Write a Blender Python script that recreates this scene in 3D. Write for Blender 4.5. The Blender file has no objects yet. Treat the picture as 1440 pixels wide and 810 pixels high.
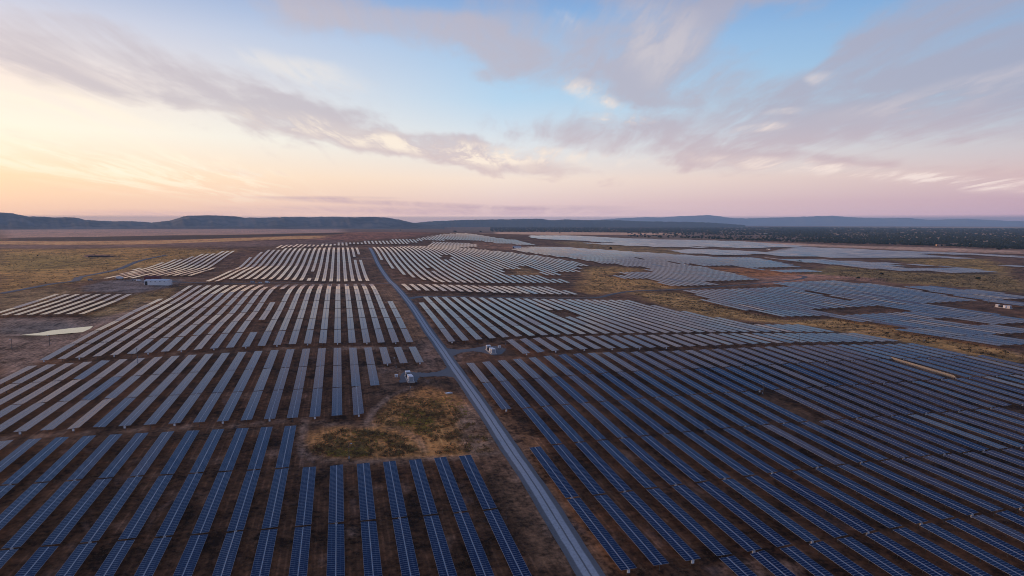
import bpy, math, random
import numpy as np
from mathutils import Matrix, Vector

# ------------------------------------------------------------------ camera
F_PX, W_PX, H_PX = 960.0, 1440.0, 810.0
TH = math.radians(14.127)        # heading, clockwise from +Y (the tracker rows run along +Y)
PIT = math.radians(5.473)        # camera looks down by this much
CAM_Z = 88.0                     # drone height
scene = bpy.context.scene
cam_d = bpy.data.cameras.new('camera')
cam = bpy.data.objects.new('camera', cam_d)
scene.collection.objects.link(cam)
scene.camera = cam
cam.location = (0, 0, CAM_Z)
cam.rotation_euler = (math.pi / 2 - PIT, 0, -TH)
cam_d.sensor_width = 36.0
cam_d.lens = 36.0 * F_PX / W_PX
cam_d.clip_start = 0.5
cam_d.clip_end = 200000.0

# ------------------------------------------------------------------ world / sky
SUN_AZ = TH + math.radians(-62)   # compass angle of the set sun, clockwise from +Y
SUN_EL = math.radians(4.0)
world = bpy.data.worlds.new('World')
scene.world = world
world.use_nodes = True
wt = world.node_tree
wt.nodes.clear()
def srgb(r, g, b):
    def c(v):
        v /= 255.0
        return v / 12.92 if v <= 0.04045 else ((v + 0.055) / 1.055) ** 2.4
    return (c(r), c(g), c(b), 1.0)
class NT:
    """small node-building helper"""
    def __init__(s, t): s.t = t
    def _in(s, sock, v):
        if v is None: return
        if isinstance(v, bpy.types.NodeSocket): s.t.links.new(v, sock)
        else: sock.default_value = v
    def math(s, op, a, b=None, c=None, clamp=False):
        n = s.t.nodes.new('ShaderNodeMath'); n.operation = op; n.use_clamp = clamp
        s._in(n.inputs[0], a); s._in(n.inputs[1], b); s._in(n.inputs[2], c)
        return n.outputs[0]
    def vmath(s, op, a, b=None, scale=None):
        n = s.t.nodes.new('ShaderNodeVectorMath'); n.operation = op
        s._in(n.inputs[0], a); s._in(n.inputs[1], b)
        if scale is not None: s._in(n.inputs['Scale'], scale)
        return n.outputs['Value'] if op in ('DOT_PRODUCT', 'LENGTH') else n.outputs['Vector']
    def comb(s, x, y, z=0.0):
        n = s.t.nodes.new('ShaderNodeCombineXYZ')
        s._in(n.inputs[0], x); s._in(n.inputs[1], y); s._in(n.inputs[2], z)
        return n.outputs[0]
    def sep(s, v):
        n = s.t.nodes.new('ShaderNodeSeparateXYZ'); s._in(n.inputs[0], v); return n.outputs
    def ramp(s, fac, stops, interp='LINEAR'):
        n = s.t.nodes.new('ShaderNodeValToRGB'); e = n.color_ramp.elements
        n.color_ramp.interpolation = interp
        while len(e) < len(stops): e.new(1.0)
        for i, (p, c) in enumerate(stops): e[i].position = p; e[i].color = c
        s._in(n.inputs[0], fac); return n.outputs[0]
    def mix(s, f, a, b, blend='MIX'):
        n = s.t.nodes.new('ShaderNodeMix'); n.data_type = 'RGBA'; n.blend_type = blend
        s._in(n.inputs[0], f); s._in(n.inputs[6], a); s._in(n.inputs[7], b)
        return n.outputs[2]
    def maprange(s, v, a, b, c=0.0, d=1.0, smooth=False):
        n = s.t.nodes.new('ShaderNodeMapRange'); n.clamp = True
        if smooth: n.interpolation_type = 'SMOOTHSTEP'
        s._in(n.inputs[0], v); s._in(n.inputs[1], a); s._in(n.inputs[2], b); s._in(n.inputs[3], c); s._in(n.inputs[4], d)
        return n.outputs[0]
    def noise(s, vec, scale, detail=4, rough=0.55, dist=0.0, lac=2.0):
        n = s.t.nodes.new('ShaderNodeTexNoise')
        s._in(n.inputs['Vector'], vec); s._in(n.inputs['Scale'], scale); s._in(n.inputs['Detail'], detail)
        s._in(n.inputs['Roughness'], rough); s._in(n.inputs['Distortion'], dist); s._in(n.inputs['Lacunarity'], lac)
        return n.outputs['Fac']
    def mapping(s, vec, loc=(0, 0, 0), rot=(0, 0, 0), scale=(1, 1, 1), typ='POINT'):
        n = s.t.nodes.new('ShaderNodeMapping'); n.vector_type = typ
        s._in(n.inputs[0], vec)
        n.inputs[1].default_value = loc; n.inputs[2].default_value = rot; n.inputs[3].default_value = scale
        return n.outputs[0]
N = NT(wt)
geo = wt.nodes.new('ShaderNodeTexCoord')
dirv = N.vmath('NORMALIZE', geo.outputs['Generated'])
FWD = (math.sin(TH), math.cos(TH), 0); RGT = (math.cos(TH), -math.sin(TH), 0)
dx = N.vmath('DOT_PRODUCT', dirv, RGT); dy = N.vmath('DOT_PRODUCT', dirv, FWD)
dz = N.sep(dirv)[2]
az = N.math('MULTIPLY', N.math('ARCTAN2', dx, dy), 57.29578)      # degrees right of the heading
el = N.math('MULTIPLY', N.math('ARCSINE', dz), 57.29578)
sundir = (math.sin(SUN_AZ), math.cos(SUN_AZ), 0)
hl = N.math('SQRT', N.math('MAXIMUM', N.math('SUBTRACT', 1.0, N.math('MULTIPLY', dz, dz)), 1e-4))
cs = N.math('DIVIDE', N.vmath('DOT_PRODUCT', dirv, sundir), hl)
g = N.math('MULTIPLY_ADD', cs, 0.5, 0.5)                           # 1 toward the sunset, 0 opposite
elf = N.math('POWER', N.maprange(el, 0.0, 90.0), 0.5)              # sqrt scale: detail near the horizon
def elramp(stops):
    return N.ramp(elf, [(math.sqrt(e / 90.0), srgb(*c)) for e, c in stops])
c_sun = elramp([(0, (226, 186, 170)), (1.2, (236, 198, 176)), (3.2, (250, 214, 180)), (6.5, (252, 240, 222)), (10, (247, 227, 216)),
                (14, (208, 206, 220)), (20, (110, 152, 206)), (32, (68, 112, 176)), (90, (66, 104, 162))])
c_mid = elramp([(0, (202, 180, 190)), (1.6, (220, 196, 198)), (3.6, (238, 220, 210)), (6.5, (218, 223, 230)), (10, (178, 208, 234)),
                (14, (158, 192, 228)), (20, (92, 140, 204)), (32, (50, 90, 156)), (90, (58, 96, 154))])
c_rgt = elramp([(0, (168, 150, 176)), (1.6, (188, 162, 180)), (3.4, (206, 182, 188)), (5.5, (196, 192, 202)), (9, (162, 190, 214)),
                (13, (136, 176, 216)), (18, (106, 156, 212)), (32, (50, 92, 158)), (90, (54, 92, 150))])
c_opp = elramp([(0, (120, 126, 158)), (3, (142, 136, 166)), (7, (160, 150, 178)), (12, (140, 160, 196)), (20, (98, 142, 200)),
                (35, (76, 116, 176)), (90, (60, 94, 148))])
sky = N.mix(N.maprange(g, 0.05, 0.38), c_opp, c_rgt)
sky = N.mix(N.maprange(g, 0.40, 0.74), sky, c_mid)
c_glow = elramp([(0, (255, 180, 118)), (2, (255, 196, 134)), (5, (255, 214, 160)), (9, (255, 222, 178)), (14, (244, 212, 190)), (20, (184, 184, 204)), (32, (92, 130, 186)), (90, (66, 104, 162))])
sky = N.mix(N.maprange(g, 0.74, 0.96), sky, c_sun)
sky = N.mix(N.maprange(g, 0.955, 1.0, 0.0, 1.0, True), sky, c_glow)
# cloud sheet: direction projected on a flat layer, streaked along one bearing
den = N.math('ADD', N.math('MAXIMUM', dz, 0.0), 0.09)
layer = N.comb(N.math('DIVIDE', dx, den), N.math('DIVIDE', dy, den), 0.0)
st = N.mapping(layer, rot=(0, 0, math.radians(32)), scale=(1.0, 0.42, 1.0))
warp = N.noise(st, 0.55, 3, 0.5)
st2 = N.vmath('ADD', st, N.vmath('SCALE', N.comb(warp, N.math('MULTIPLY', warp, -0.7), 0.0), scale=1.6))
nz = N.noise(st2, 1.05, 7, 0.62, 0.3)
fine = N.noise(N.vmath('ADD', N.mapping(layer, rot=(0, 0, math.radians(34)), scale=(1.0, 0.26, 1.0)), N.vmath('SCALE', N.comb(warp, 0.0, 0.0), scale=0.9)), 3.0, 6, 0.64, 0.5)
wz = N.noise(N.comb(N.math('MULTIPLY', az, 0.06), N.math('MULTIPLY', el, 0.16), 0.0), 1.0, 4, 0.6)
wzc = wz.node.outputs['Color']; wz, wz2, _ = N.sep(wzc)
ae = N.comb(N.math('MULTIPLY_ADD', N.math('SUBTRACT', wz, 0.5), 14.0, az), N.math('MULTIPLY_ADD', N.math('SUBTRACT', wz2, 0.5), 5.5, el), 0.0)
aeh = N.comb(N.math('MULTIPLY_ADD', N.math('SUBTRACT', wz, 0.5), 6.0, az), N.math('MULTIPLY_ADD', N.math('SUBTRACT', wz2, 0.5), 3.0, el), 0.0)
ae0 = N.comb(az, el, 0.0)
def px_ae(px, py):
    x, yd = (px - 720) / F_PX, (py - 405) / F_PX
    h = math.cos(PIT) - yd * math.sin(PIT); d = math.sin(PIT) + yd * math.cos(PIT)
    return math.degrees(math.atan2(x, h)), math.degrees(math.atan2(-d, math.hypot(x, h)))
def blob(px, py, rx, ry, rot, w, soft=0.8, src=None):
    a, e = px_ae(px, py); k = 0.0575
    v = N.mapping(src or ae, loc=(a, e, 0), rot=(0, 0, math.radians(rot)), scale=(rx * k, ry * k, 1.0), typ='TEXTURE')
    r = N.vmath('LENGTH', v)
    return N.math('MULTIPLY', N.maprange(r, 1.0, 1.0 - soft, 0.0, 1.0, True), w)
def total(lst, src=None):
    acc = None
    for b in lst:
        v = blob(*b, src=src)
        acc = v if acc is None else N.math('ADD', acc, v)
    return acc
grey = total([(300, 148, 540, 44, -10, 1.25), (110, 55, 330, 45, -9, .95), (640, 222, 360, 26, -7, 1.0), (560, 40, 300, 55, -15, 1.0), (770, 62, 250, 80, -15, .85), (780, -60, 300, 70, 0, 1.0),
              (960, 100, 200, 120, -20, 1.1), (880, 195, 340, 50, -4, .9), (1330, 45, 330, 45, 14, .8),
              (1270, 150, 300, 70, 6, .9), (1330, 245, 260, 24, -6, .9), (1130, 180, 240, 36, 4, .7),
              (160, 210, 320, 14, -7, .5), (1050, 230, 240, 18, -4, .6), (1120, -70, 330, 80, 10, 1.0), (1560, -40, 420, 130, 8, 1.2), (1700, 130, 300, 120, 0, 1.1), (860, -190, 300, 60, 0, .8), (1400, -220, 420, 70, 0, 1.0), (250, -120, 260, 40, -8, .6)])
grey = N.math('ADD', grey, N.math('MULTIPLY', N.maprange(el, 5.0, 9.0, 0.0, 0.16), N.maprange(el, 17.0, 26.0, 1.0, 0.0)))
outside = N.math('MULTIPLY', N.maprange(N.math('ABSOLUTE', az), 36.0, 55.0, 0.0, 0.6, True), N.maprange(g, 0.88, 0.99, 1.0, 0.35))
above = N.maprange(el, 34.0, 60.0, 0.0, 0.45, True)
grey = N.math('ADD', grey, N.math('MAXIMUM', outside, above))
fibre = N.noise(N.vmath('ADD', N.mapping(layer, rot=(0, 0, math.radians(36)), scale=(1.0, 0.13, 1.0)), N.vmath('SCALE', N.comb(warp, nz, 0.0), scale=0.7)), 7.5, 4, 0.62, 0.3)
mixn = N.math('ADD', N.math('MULTIPLY', nz, 0.48), N.math('ADD', N.math('MULTIPLY', fine, 0.38), N.math('MULTIPLY', fibre, 0.14)))
mixn = N.math('MULTIPLY_ADD', N.math('SUBTRACT', mixn, 0.5), 1.55, 0.5)
cov = N.math('ADD', mixn, N.math('MULTIPLY', N.math('MINIMUM', grey, 1.3), 0.30))
cov = N.maprange(cov, 0.60, 0.93, 0.0, 0.86, True)
c_cl = N.mix(N.maprange(g, 0.35, 0.95), srgb(156, 160, 186), srgb(196, 185, 193))
c_cl = N.mix(N.maprange(el, 3.0, 9.0), srgb(205, 178, 184), c_cl)
c_cl = N.mix(N.maprange(el, 16.0, 30.0), c_cl, srgb(88, 82, 120))
sky = N.mix(cov, sky, c_cl)
# sun-side rims of the clouds catch the last light
rim = N.maprange(nz, 0.46, 0.62, 0.0, 1.0, True)
lit = total([(150, 225, 330, 46, -7, 1.0), (560, 205, 330, 22, -8, .9), (832, 134, 70, 20, -24, .8), (868, 167, 60, 11, -6, .95), (1056, 188, 52, 9, 3, .9),
             (935, 66, 120, 70, -30, .3), (792, 26, 36, 20, -10, .8), (1150, 108, 30, 14, 0, .5), (1100, 162, 44, 8, 0, .5), (1190, 244, 250, 14, -8, .9),
             (1400, 258, 160, 10, -5, .8), (760, 222, 220, 14, -3, .8), (420, 95, 120, 26, -12, .4), (1350, 130, 190, 24, 8, .28), (30, 135, 220, 34, -10, .7)], aeh)
lit = N.math('ADD', lit, N.math('MULTIPLY', N.math('MAXIMUM', outside, above), 0.35))
litf = N.math('MULTIPLY', lit, N.math('ADD', N.math('MULTIPLY', rim, 0.22), N.maprange(N.math('MULTIPLY_ADD', N.math('SUBTRACT', fibre, 0.5), 0.5, fine), 0.42, 0.66, 0.0, 0.85, True)))
litf = N.math('MINIMUM', litf, 0.9)
c_lit = N.mix(N.maprange(g, 0.35, 0.9), srgb(232, 214, 216), srgb(255, 240, 220))
sky = N.mix(litf, sky, c_lit)
# thin mauve bars just above the hills
bars = total([(560, 286, 260, 5.5, -2, 1.0), (640, 297, 420, 9, -0.5, .9), (470, 278, 120, 3.5, 0, .8), (230, 301, 190, 8, 0, .7), (780, 292, 160, 5, 0, .6)], ae0)
barf = N.math('MULTIPLY', bars, N.maprange(fine, 0.32, 0.58, 0.15, 0.8))
sky = N.mix(barf, sky, N.mix(N.maprange(g, 0.5, 0.95), srgb(176, 160, 186), srgb(200, 172, 178)))
# the light that reaches the haze box from outside: what is seen here minus what the box will add
HAZE_D, HAZE_TOP, HAZE_C = 4.6e-5, 445.0, (0.145, 0.195, 0.30)
path = N.math('DIVIDE', HAZE_D * (HAZE_TOP - 88.0), N.math('MAXIMUM', dz, 0.008))
TR = N.math('EXPONENT', N.math('MULTIPLY', path, -1.0))
hz = N.vmath('SCALE', HAZE_C, scale=N.math('SUBTRACT', 1.0, TR))
sky = N.vmath('SCALE', N.vmath('MAXIMUM', N.vmath('SUBTRACT', sky, hz), (0.02, 0.02, 0.02)), scale=N.math('DIVIDE', 1.0, N.math('MAXIMUM', TR, 0.19)))
sky = N.vmath('MINIMUM', sky, (4.0, 4.0, 4.0))
ground_tone = N.mix(N.maprange(el, -3.0, 0.0), (0.05, 0.04, 0.035, 1), sky)
bg1 = wt.nodes.new('ShaderNodeBackground'); wt.links.new(ground_tone, bg1.inputs[0]); bg1.inputs[1].default_value = 0.99
nish = wt.nodes.new('ShaderNodeTexSky'); nish.sky_type = 'NISHITA'; nish.sun_disc = False
nish.sun_elevation = SUN_EL; nish.sun_rotation = SUN_AZ
nish.air_density = 1.0; nish.dust_density = 0.6
bg2 = wt.nodes.new('ShaderNodeBackground'); wt.links.new(nish.outputs[0], bg2.inputs[0]); bg2.inputs[1].default_value = 0.022
addsh = wt.nodes.new('ShaderNodeAddShader')
wt.links.new(bg1.outputs[0], addsh.inputs[0]); wt.links.new(bg2.outputs[0], addsh.inputs[1])
wo = wt.nodes.new('ShaderNodeOutputWorld'); wt.links.new(addsh.outputs[0], wo.inputs[0])
world.cycles.sampling_method = 'MANUAL'; world.cycles.sample_map_resolution = 1024

# the last glow of the sun, low on the left
sun_d = bpy.data.lights.new('sun', 'SUN'); sun = bpy.data.objects.new('sun', sun_d); scene.collection.objects.link(sun)
sun_d.energy = 2.8; sun_d.angle = math.radians(12); sun_d.color = (1.0, 0.58, 0.34)
sv = Vector((math.sin(SUN_AZ) * math.cos(SUN_EL), math.cos(SUN_AZ) * math.cos(SUN_EL), math.sin(SUN_EL)))
sun.rotation_euler = sv.to_track_quat('Z', 'Y').to_euler()
sun.location = (-200, 100, 300)

vs = scene.view_settings
vs.view_transform = 'Standard'; vs.look = 'None'; vs.exposure = 0.0; vs.gamma = 1.0; vs.use_curve_mapping = False
scene.display_settings.display_device = 'sRGB'
cy = scene.cycles
cy.use_denoising = True
cy.max_bounces = 4; cy.diffuse_bounces = 2; cy.glossy_bounces = 2; cy.volume_bounces = 1; cy.transmission_bounces = 2
cy.use_adaptive_sampling = False
cy.pixel_filter_type = 'BLACKMAN_HARRIS'; cy.filter_width = 1.0
cy.denoising_prefilter = 'ACCURATE'; cy.denoising_input_passes = 'RGB_ALBEDO_NORMAL'
cy.sample_clamp_indirect = 4.0

# ------------------------------------------------------------------ terrain model
rng = np.random.default_rng(7)
random.seed(7)
X0, S_ROW, PANEL_H = -2.9, 9.0, 2.3
def ray(px, py):
    x = (np.asarray(px, float) - 720) / F_PX; yd = (np.asarray(py, float) - 405) / F_PX
    h = math.cos(PIT) - yd * math.sin(PIT); d = math.sin(PIT) + yd * math.cos(PIT)
    return x * math.cos(TH) + h * math.sin(TH), -x * math.sin(TH) + h * math.cos(TH), -d
def project(X, Y, Z):
    xr = X * math.cos(TH) - Y * math.sin(TH); zh = X * math.sin(TH) + Y * math.cos(TH); dr = CAM_Z - Z
    zc = zh * math.cos(PIT) + dr * math.sin(PIT)
    zc = np.where(np.abs(zc) < 1e-3, 1e-3, zc)
    return 720 + F_PX * xr / zc, 405 + F_PX * (dr * math.cos(PIT) - zh * math.sin(PIT)) / zc, zc
# survey: (x, y, drop of the panel plane below the camera)
CTRL = [(-105, 237.5, 81.3), (-75, 237.5, 81.8), (-20, 238, 83.3), (70, 194.5, 86.1), (69, 151, 87.4), (141, 152.8, 85.7), (186, 153, 84.3),
        (-120, 289, 79.2), (-75, 291, 79.7), (-165, 435, 77.8), (-129, 435.7, 76.5), (-93, 436, 75.5), (-48, 432.6, 74.9), (-30, 430, 74.7),
        (-156, 800, 66.8), (-111, 800, 67.8), (-84, 797, 67.9), (-48, 802, 68.8), (0, 790, 69.0),
        (69, 373, 78.1), (105, 374, 76.8), (123, 373.6, 75.9), (195, 372, 77.1), (231, 372, 77.3), (287, 372, 77.8), (341, 372, 79.5),
        (69, 434, 76.7), (105, 434, 75.3), (201, 434, 76.3), (376, 434, 82.2), (221, 650, 77.1), (290, 650, 79.7), (78, 650, 70.6),
        (-165, 714, 71.1), (-131, 844, 66.5), (-81, 855, 68.4), (-15, 885, 72.9), (23, 1585, 53.8), (77, 1492, 51.6), (84, 1179, 64),
        (85.5, 936, 73.4), (67, 811, 70.6), (99, 693, 70.4), (-257, 885, 64.1), (-194, 1370, 51.8), (-221, 601, 71.9), (-231, 748, 68.3),
        (202, 923, 72.6), (191, 832, 75.5), (274, 1774, 49.9), (442, 557, 84), (325, 284, 81), (262, 240, 83.5), (-129, 1033, 66.2), (-129, 1228, 57.9), (-129, 1370, 50.2), (-111, 1034, 66.5), (-111, 1222, 58.5), (-111, 1367, 50.8), (-129, 858, 67.3), (-102, 1220, 58.3),
        (-84, 708, 65.5), (-84, 647, 67.1), (-84, 570, 70.9), (-84, 518, 71.5), (-111, 702, 67.4), (-111, 661, 69.5), (-111, 529, 73.1), (-156, 1084, 67.5),
        (0, 60, 88), (-120, 80, 85), (120, 60, 88), (430, 1130, 68)]
def bydrop(px, py, D):
    a, b, c = ray(px, py); k = D / -c
    return (float(a * k), float(b * k), D)
for q in [(965, 406.5, 81), (1172, 395, 78), (1440, 493, 80), (1440, 513, 81), (727, 349, 59), (900, 372, 72), (1040, 388, 78), (1000, 362, 69),
          (900, 341, 63), (1100, 345, 69), (1250, 352, 73), (1400, 362, 77), (1440, 400, 80), (1300, 385, 79), (1440, 345, 74), (1100, 335, 68),
          (520, 326, 29), (640, 328, 34), (590, 336, 43), (100, 360, 60), (100, 341, 53), (300, 345, 46), (300, 333, 42), (20, 331, 50), (800, 330, 50)]:
    CTRL.append(bydrop(*q))
for r, tab in [(3600, [(60, 52), (300, 50), (520, 52), (640, 58), (800, 62), (1000, 68), (1200, 72), (1440, 74)]),
               (7000, [(0, 52), (300, 52), (600, 60), (900, 68), (1200, 71), (1440, 73)]),
               (20000, [(0, 55), (700, 62), (1440, 72)]), (45000, [(0, 55), (700, 62), (1440, 72)])]:
    for px, D in tab:
        a = TH + math.atan((px - 720) / F_PX); CTRL.append((r * math.sin(a), r * math.cos(a), D))
CTRL = np.array(CTRL)
AZ_LIM = math.radians(60)
def polar(X, Y):
    r = np.maximum(np.hypot(X, Y), 70.0); a = np.arctan2(X, Y) - TH
    a = (a + np.pi) % (2 * np.pi) - np.pi
    a = np.clip(a, -AZ_LIM, AZ_LIM)
    return a * 1.1, np.log(r)
def _tps(r2): return np.where(r2 > 1e-12, 0.5 * r2 * np.log(np.maximum(r2, 1e-12)), 0.0)
_ca, _cl = polar(CTRL[:, 0], CTRL[:, 1]); _n = len(CTRL)
_K = _tps((_ca[:, None] - _ca[None]) ** 2 + (_cl[:, None] - _cl[None]) ** 2) + np.eye(_n) * 0.00025
_Pm = np.stack([np.ones(_n), _ca, _cl], 1)
_A = np.block([[_K, _Pm], [_Pm.T, np.zeros((3, 3))]])
_w = np.linalg.solve(_A, np.concatenate([CTRL[:, 2], np.zeros(3)]))
POND_PX = [(28, 471.3), (58, 467.6), (70, 465.0), (100, 461.4), (131, 458.6), (127, 462.2), (116, 467), (90, 469.2), (62, 471.8)]
POND_Z = None
def base_z(X, Y):
    X = np.asarray(X, float); Y = np.asarray(Y, float); sh = X.shape
    a, l = polar(X.ravel(), Y.ravel()); out = np.empty(a.shape)
    for i in range(0, len(a), 20000):
        s = slice(i, i + 20000)
        k = _tps((a[s, None] - _ca[None]) ** 2 + (l[s, None] - _cl[None]) ** 2)
        out[s] = k @ _w[:_n] + _w[_n] + _w[_n + 1] * a[s] + _w[_n + 2] * l[s]
    r = np.hypot(X, Y).ravel()
    out = np.clip(out, 22, 92)
    return (CAM_Z - out - PANEL_H - r * r / (2 * 7.4e6)).reshape(sh)
def in_poly(X, Y, poly):
    X = np.asarray(X, float); Y = np.asarray(Y, float); ins = np.zeros(X.shape, bool); n = len(poly)
    for i in range(n):
        x1, y1 = poly[i]; x2, y2 = poly[(i + 1) % n]
        c = ((y1 > Y) != (y2 > Y))
        if y1 != y2: ins ^= c & (X < (x2 - x1) * (Y - y1) / (y2 - y1) + x1)
    return ins
def line_dist(X, Y, pts, closed=False):
    d = np.full(np.shape(X), 1e9); n = len(pts)
    for i in range(n if closed else n - 1):
        x1, y1 = pts[i]; x2, y2 = pts[(i + 1) % n]; vx, vy = x2 - x1, y2 - y1
        t = np.clip(((X - x1) * vx + (Y - y1) * vy) / max(vx * vx + vy * vy, 1e-9), 0, 1)
        d = np.minimum(d, np.hypot(X - x1 - t * vx, Y - y1 - t * vy))
    return d
def hit(px, py, up=0.0):
    """where a line of sight first meets the terrain (raised by up metres)"""
    a, b, c = ray(px, py); ks = np.exp(np.linspace(math.log(90), math.log(30000), 900))
    h = CAM_Z + c * ks - base_z(a * ks, b * ks) - up
    i = int(np.argmax(h < 0)) if (h < 0).any() else len(ks) - 1
    if i == 0: k = ks[0]
    else:
        lo, hi = ks[i - 1], ks[i]
        for _ in range(18):
            m = .5 * (lo + hi)
            if CAM_Z + c * m - base_z(np.array([a * m]), np.array([b * m]))[0] - up > 0: lo = m
            else: hi = m
        k = .5 * (lo + hi)
    return float(a * k), float(b * k)
def hits(pts, up=0.0): return [hit(px, py, up) for px, py in pts]
_pc = hit(85, 466.5); POND_Z = float(base_z(np.array([_pc[0]]), np.array([_pc[1]]))[0]) - 0.9
POND = []
for px, py in POND_PX:
    a, b, c = ray(px, py); k = (POND_Z - CAM_Z) / c; POND.append((float(a * k), float(b * k)))
def height(X, Y):
    z = base_z(X, Y)
    d = line_dist(X, Y, POND, True); ins = in_poly(X, Y, POND)
    near = (d < 40) | ins
    bank = np.where(ins, -0.7, np.clip((d - 0.5) / 5.0, 0, 1) * 0.6 - 0.02)
    k = np.clip((d - 6) / 22, 0, 1); k = k * k * (3 - 2 * k); k = np.where(ins, 0, k)
    return np.where(near, (POND_Z + bank) * (1 - k) + z * k, z)
def h1(x, y): return float(height(np.array([x], float), np.array([y], float))[0])

# ------------------------------------------------------------------ object helpers
COL = scene.collection
def link(name, data, parent=None, loc=None, rot=None):
    o = bpy.data.objects.new(name, data); COL.objects.link(o)
    if parent is not None: o.parent = parent
    if loc is not None: o.location = loc
    if rot is not None: o.rotation_euler = rot
    return o
def tag(o, label=None, cat=None, group=None, kind=None):
    if label: o['label'] = label
    if cat: o['category'] = cat
    if group: o['group'] = group
    if kind: o['kind'] = kind
    return o
def np_mesh(name, verts, faces, mats, midx=None, uv=None, smooth=False):
    """verts (n,3), faces (m,k) all of one size"""
    me = bpy.data.meshes.new(name)
    verts = np.asarray(verts, np.float32); faces = np.asarray(faces, np.int32); m, k = faces.shape
    me.vertices.add(len(verts)); me.vertices.foreach_set('co', verts.ravel())
    me.loops.add(m * k); me.loops.foreach_set('vertex_index', faces.ravel())
    me.polygons.add(m); me.polygons.foreach_set('loop_start', np.arange(0, m * k, k, dtype=np.int32))
    for mt in mats: me.materials.append(mt)
    if midx is not None: me.polygons.foreach_set('material_index', np.asarray(midx, np.int32))
    me.polygons.foreach_set('use_smooth', np.full(m, smooth))
    if uv is not None:
        l = me.uv_layers.new(name='UVMap'); l.data.foreach_set('uv', np.asarray(uv, np.float32).ravel())
    me.update(calc_edges=True)
    return me
BOXF = np.array([(0, 3, 2, 1), (4, 5, 6, 7), (0, 1, 5, 4), (1, 2, 6, 5), (2, 3, 7, 6), (3, 0, 4, 7)])
def box_v(x0, x1, y0, y1, z0, z1):
    return np.array([(x0, y0, z0), (x1, y0, z0), (x1, y1, z0), (x0, y1, z0), (x0, y0, z1), (x1, y0, z1), (x1, y1, z1), (x0, y1, z1)], float)
class MB:
    def __init__(s): s.v = []; s.f = []; s.m = []
    def box(s, x0, x1, y0, y1, z0, z1, m=0):
        n = len(s.v); s.v += [tuple(q) for q in box_v(x0, x1, y0, y1, z0, z1)]; s.f += [tuple(n + i for i in q) for q in BOXF]; s.m += [m] * 6; return s
    def cyl(s, p, q, r0, r1=None, n=8, m=0):
        r1 = r0 if r1 is None else r1; p, q = Vector(p), Vector(q); d = (q - p).normalized()
        u = d.orthogonal().normalized(); w = d.cross(u); b = len(s.v)
        for c, r in ((p, r0), (q, r1)):
            for i in range(n):
                a = 2 * math.pi * i / n; s.v.append(tuple(c + u * (r * math.cos(a)) + w * (r * math.sin(a))))
        for i in range(n): s.f.append((b + i, b + (i + 1) % n, b + n + (i + 1) % n, b + n + i)); s.m.append(m)
        s.f.append(tuple(b + i for i in reversed(range(n)))); s.m.append(m)
        s.f.append(tuple(b + n + i for i in range(n))); s.m.append(m); return s
    def prism(s, pts, y0, y1, m=0):
        """outline in the xz plane, extruded along y"""
        n = len(pts); b = len(s.v)
        s.v += [(x, y0, z) for x, z in pts] + [(x, y1, z) for x, z in pts]
        s.f.append(tuple(b + i for i in range(n))); s.m.append(m)
        s.f.append(tuple(b + n + i for i in reversed(range(n)))); s.m.append(m)
        for i in range(n): s.f.append((b + i, b + n + i, b + n + (i + 1) % n, b + (i + 1) % n)); s.m.append(m)
        return s
    def mesh(s, name, *mats, bevel=0):
        me = bpy.data.meshes.new(name); me.from_pydata(s.v, [], s.f)
        for mt in mats: me.materials.append(mt)
        me.polygons.foreach_set('material_index', s.m); me.update()
        if bevel:
            import bmesh
            bm = bmesh.new(); bm.from_mesh(me)
            bmesh.ops.bevel(bm, geom=list(bm.edges), offset=bevel, segments=1, affect='EDGES'); bm.to_mesh(me); bm.free()
        return me

# ------------------------------------------------------------------ materials
def new_mat(name):
    m = bpy.data.materials.new(name); m.use_nodes = True
    return m, NT(m.node_tree), m.node_tree.nodes['Principled BSDF']
def objco(n):
    return n.t.nodes.new('ShaderNodeTexCoord').outputs['Object']
def plain(name, col, rough=0.6, metal=0.0, var=0.25, scale=2.0, spec=0.4):
    m, n, b = new_mat(name)
    f = n.noise(objco(n), scale, 5, 0.6)
    c = n.mix(f, tuple(v * (1 - var) for v in col) + (1,), tuple(min(v * (1 + var), 1) for v in col) + (1,))
    n._in(b.inputs['Base Color'], c); b.inputs['Roughness'].default_value = rough; b.inputs['Metallic'].default_value = metal
    b.inputs['Specular IOR Level'].default_value = spec
    return m
M_FRAME = plain('aluminium_frame', (0.40, 0.42, 0.46), 0.5, 0.3, 0.08)
M_STEEL = plain('galvanised_steel', (0.11, 0.105, 0.10), 0.7, 0.2, 0.2, 1.0)
M_TUBE = plain('torque_tube_steel', (0.50, 0.52, 0.55), 0.4, 0.6, 0.1, 1.0)
M_WHITE = plain('white_paint', (0.78, 0.78, 0.78), 0.45, 0, 0.06, 1.5)
M_OFFW = plain('weathered_concrete', (0.50, 0.46, 0.42), 0.85, 0, 0.2, 3)
M_DARK = plain('dark_plastic', (0.025, 0.025, 0.028), 0.5, 0, 0.3)
M_BACK = plain('white_backsheet', (0.78, 0.76, 0.72), 0.7, 0, 0.05)
M_RED = plain('oxide_red', (0.20, 0.045, 0.035), 0.7)
M_TAN = plain('tan_render', (0.55, 0.36, 0.24), 0.9)
M_TILE = plain('old_roof_tile', (0.16, 0.06, 0.04), 0.9)
M_GREYP = plain('grey_paint', (0.30, 0.32, 0.35), 0.45)
M_WOOD = plain('weathered_pole', (0.12, 0.10, 0.085), 0.8)
M_RUBBER = plain('tyre_rubber', (0.02, 0.02, 0.02), 0.85)
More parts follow.
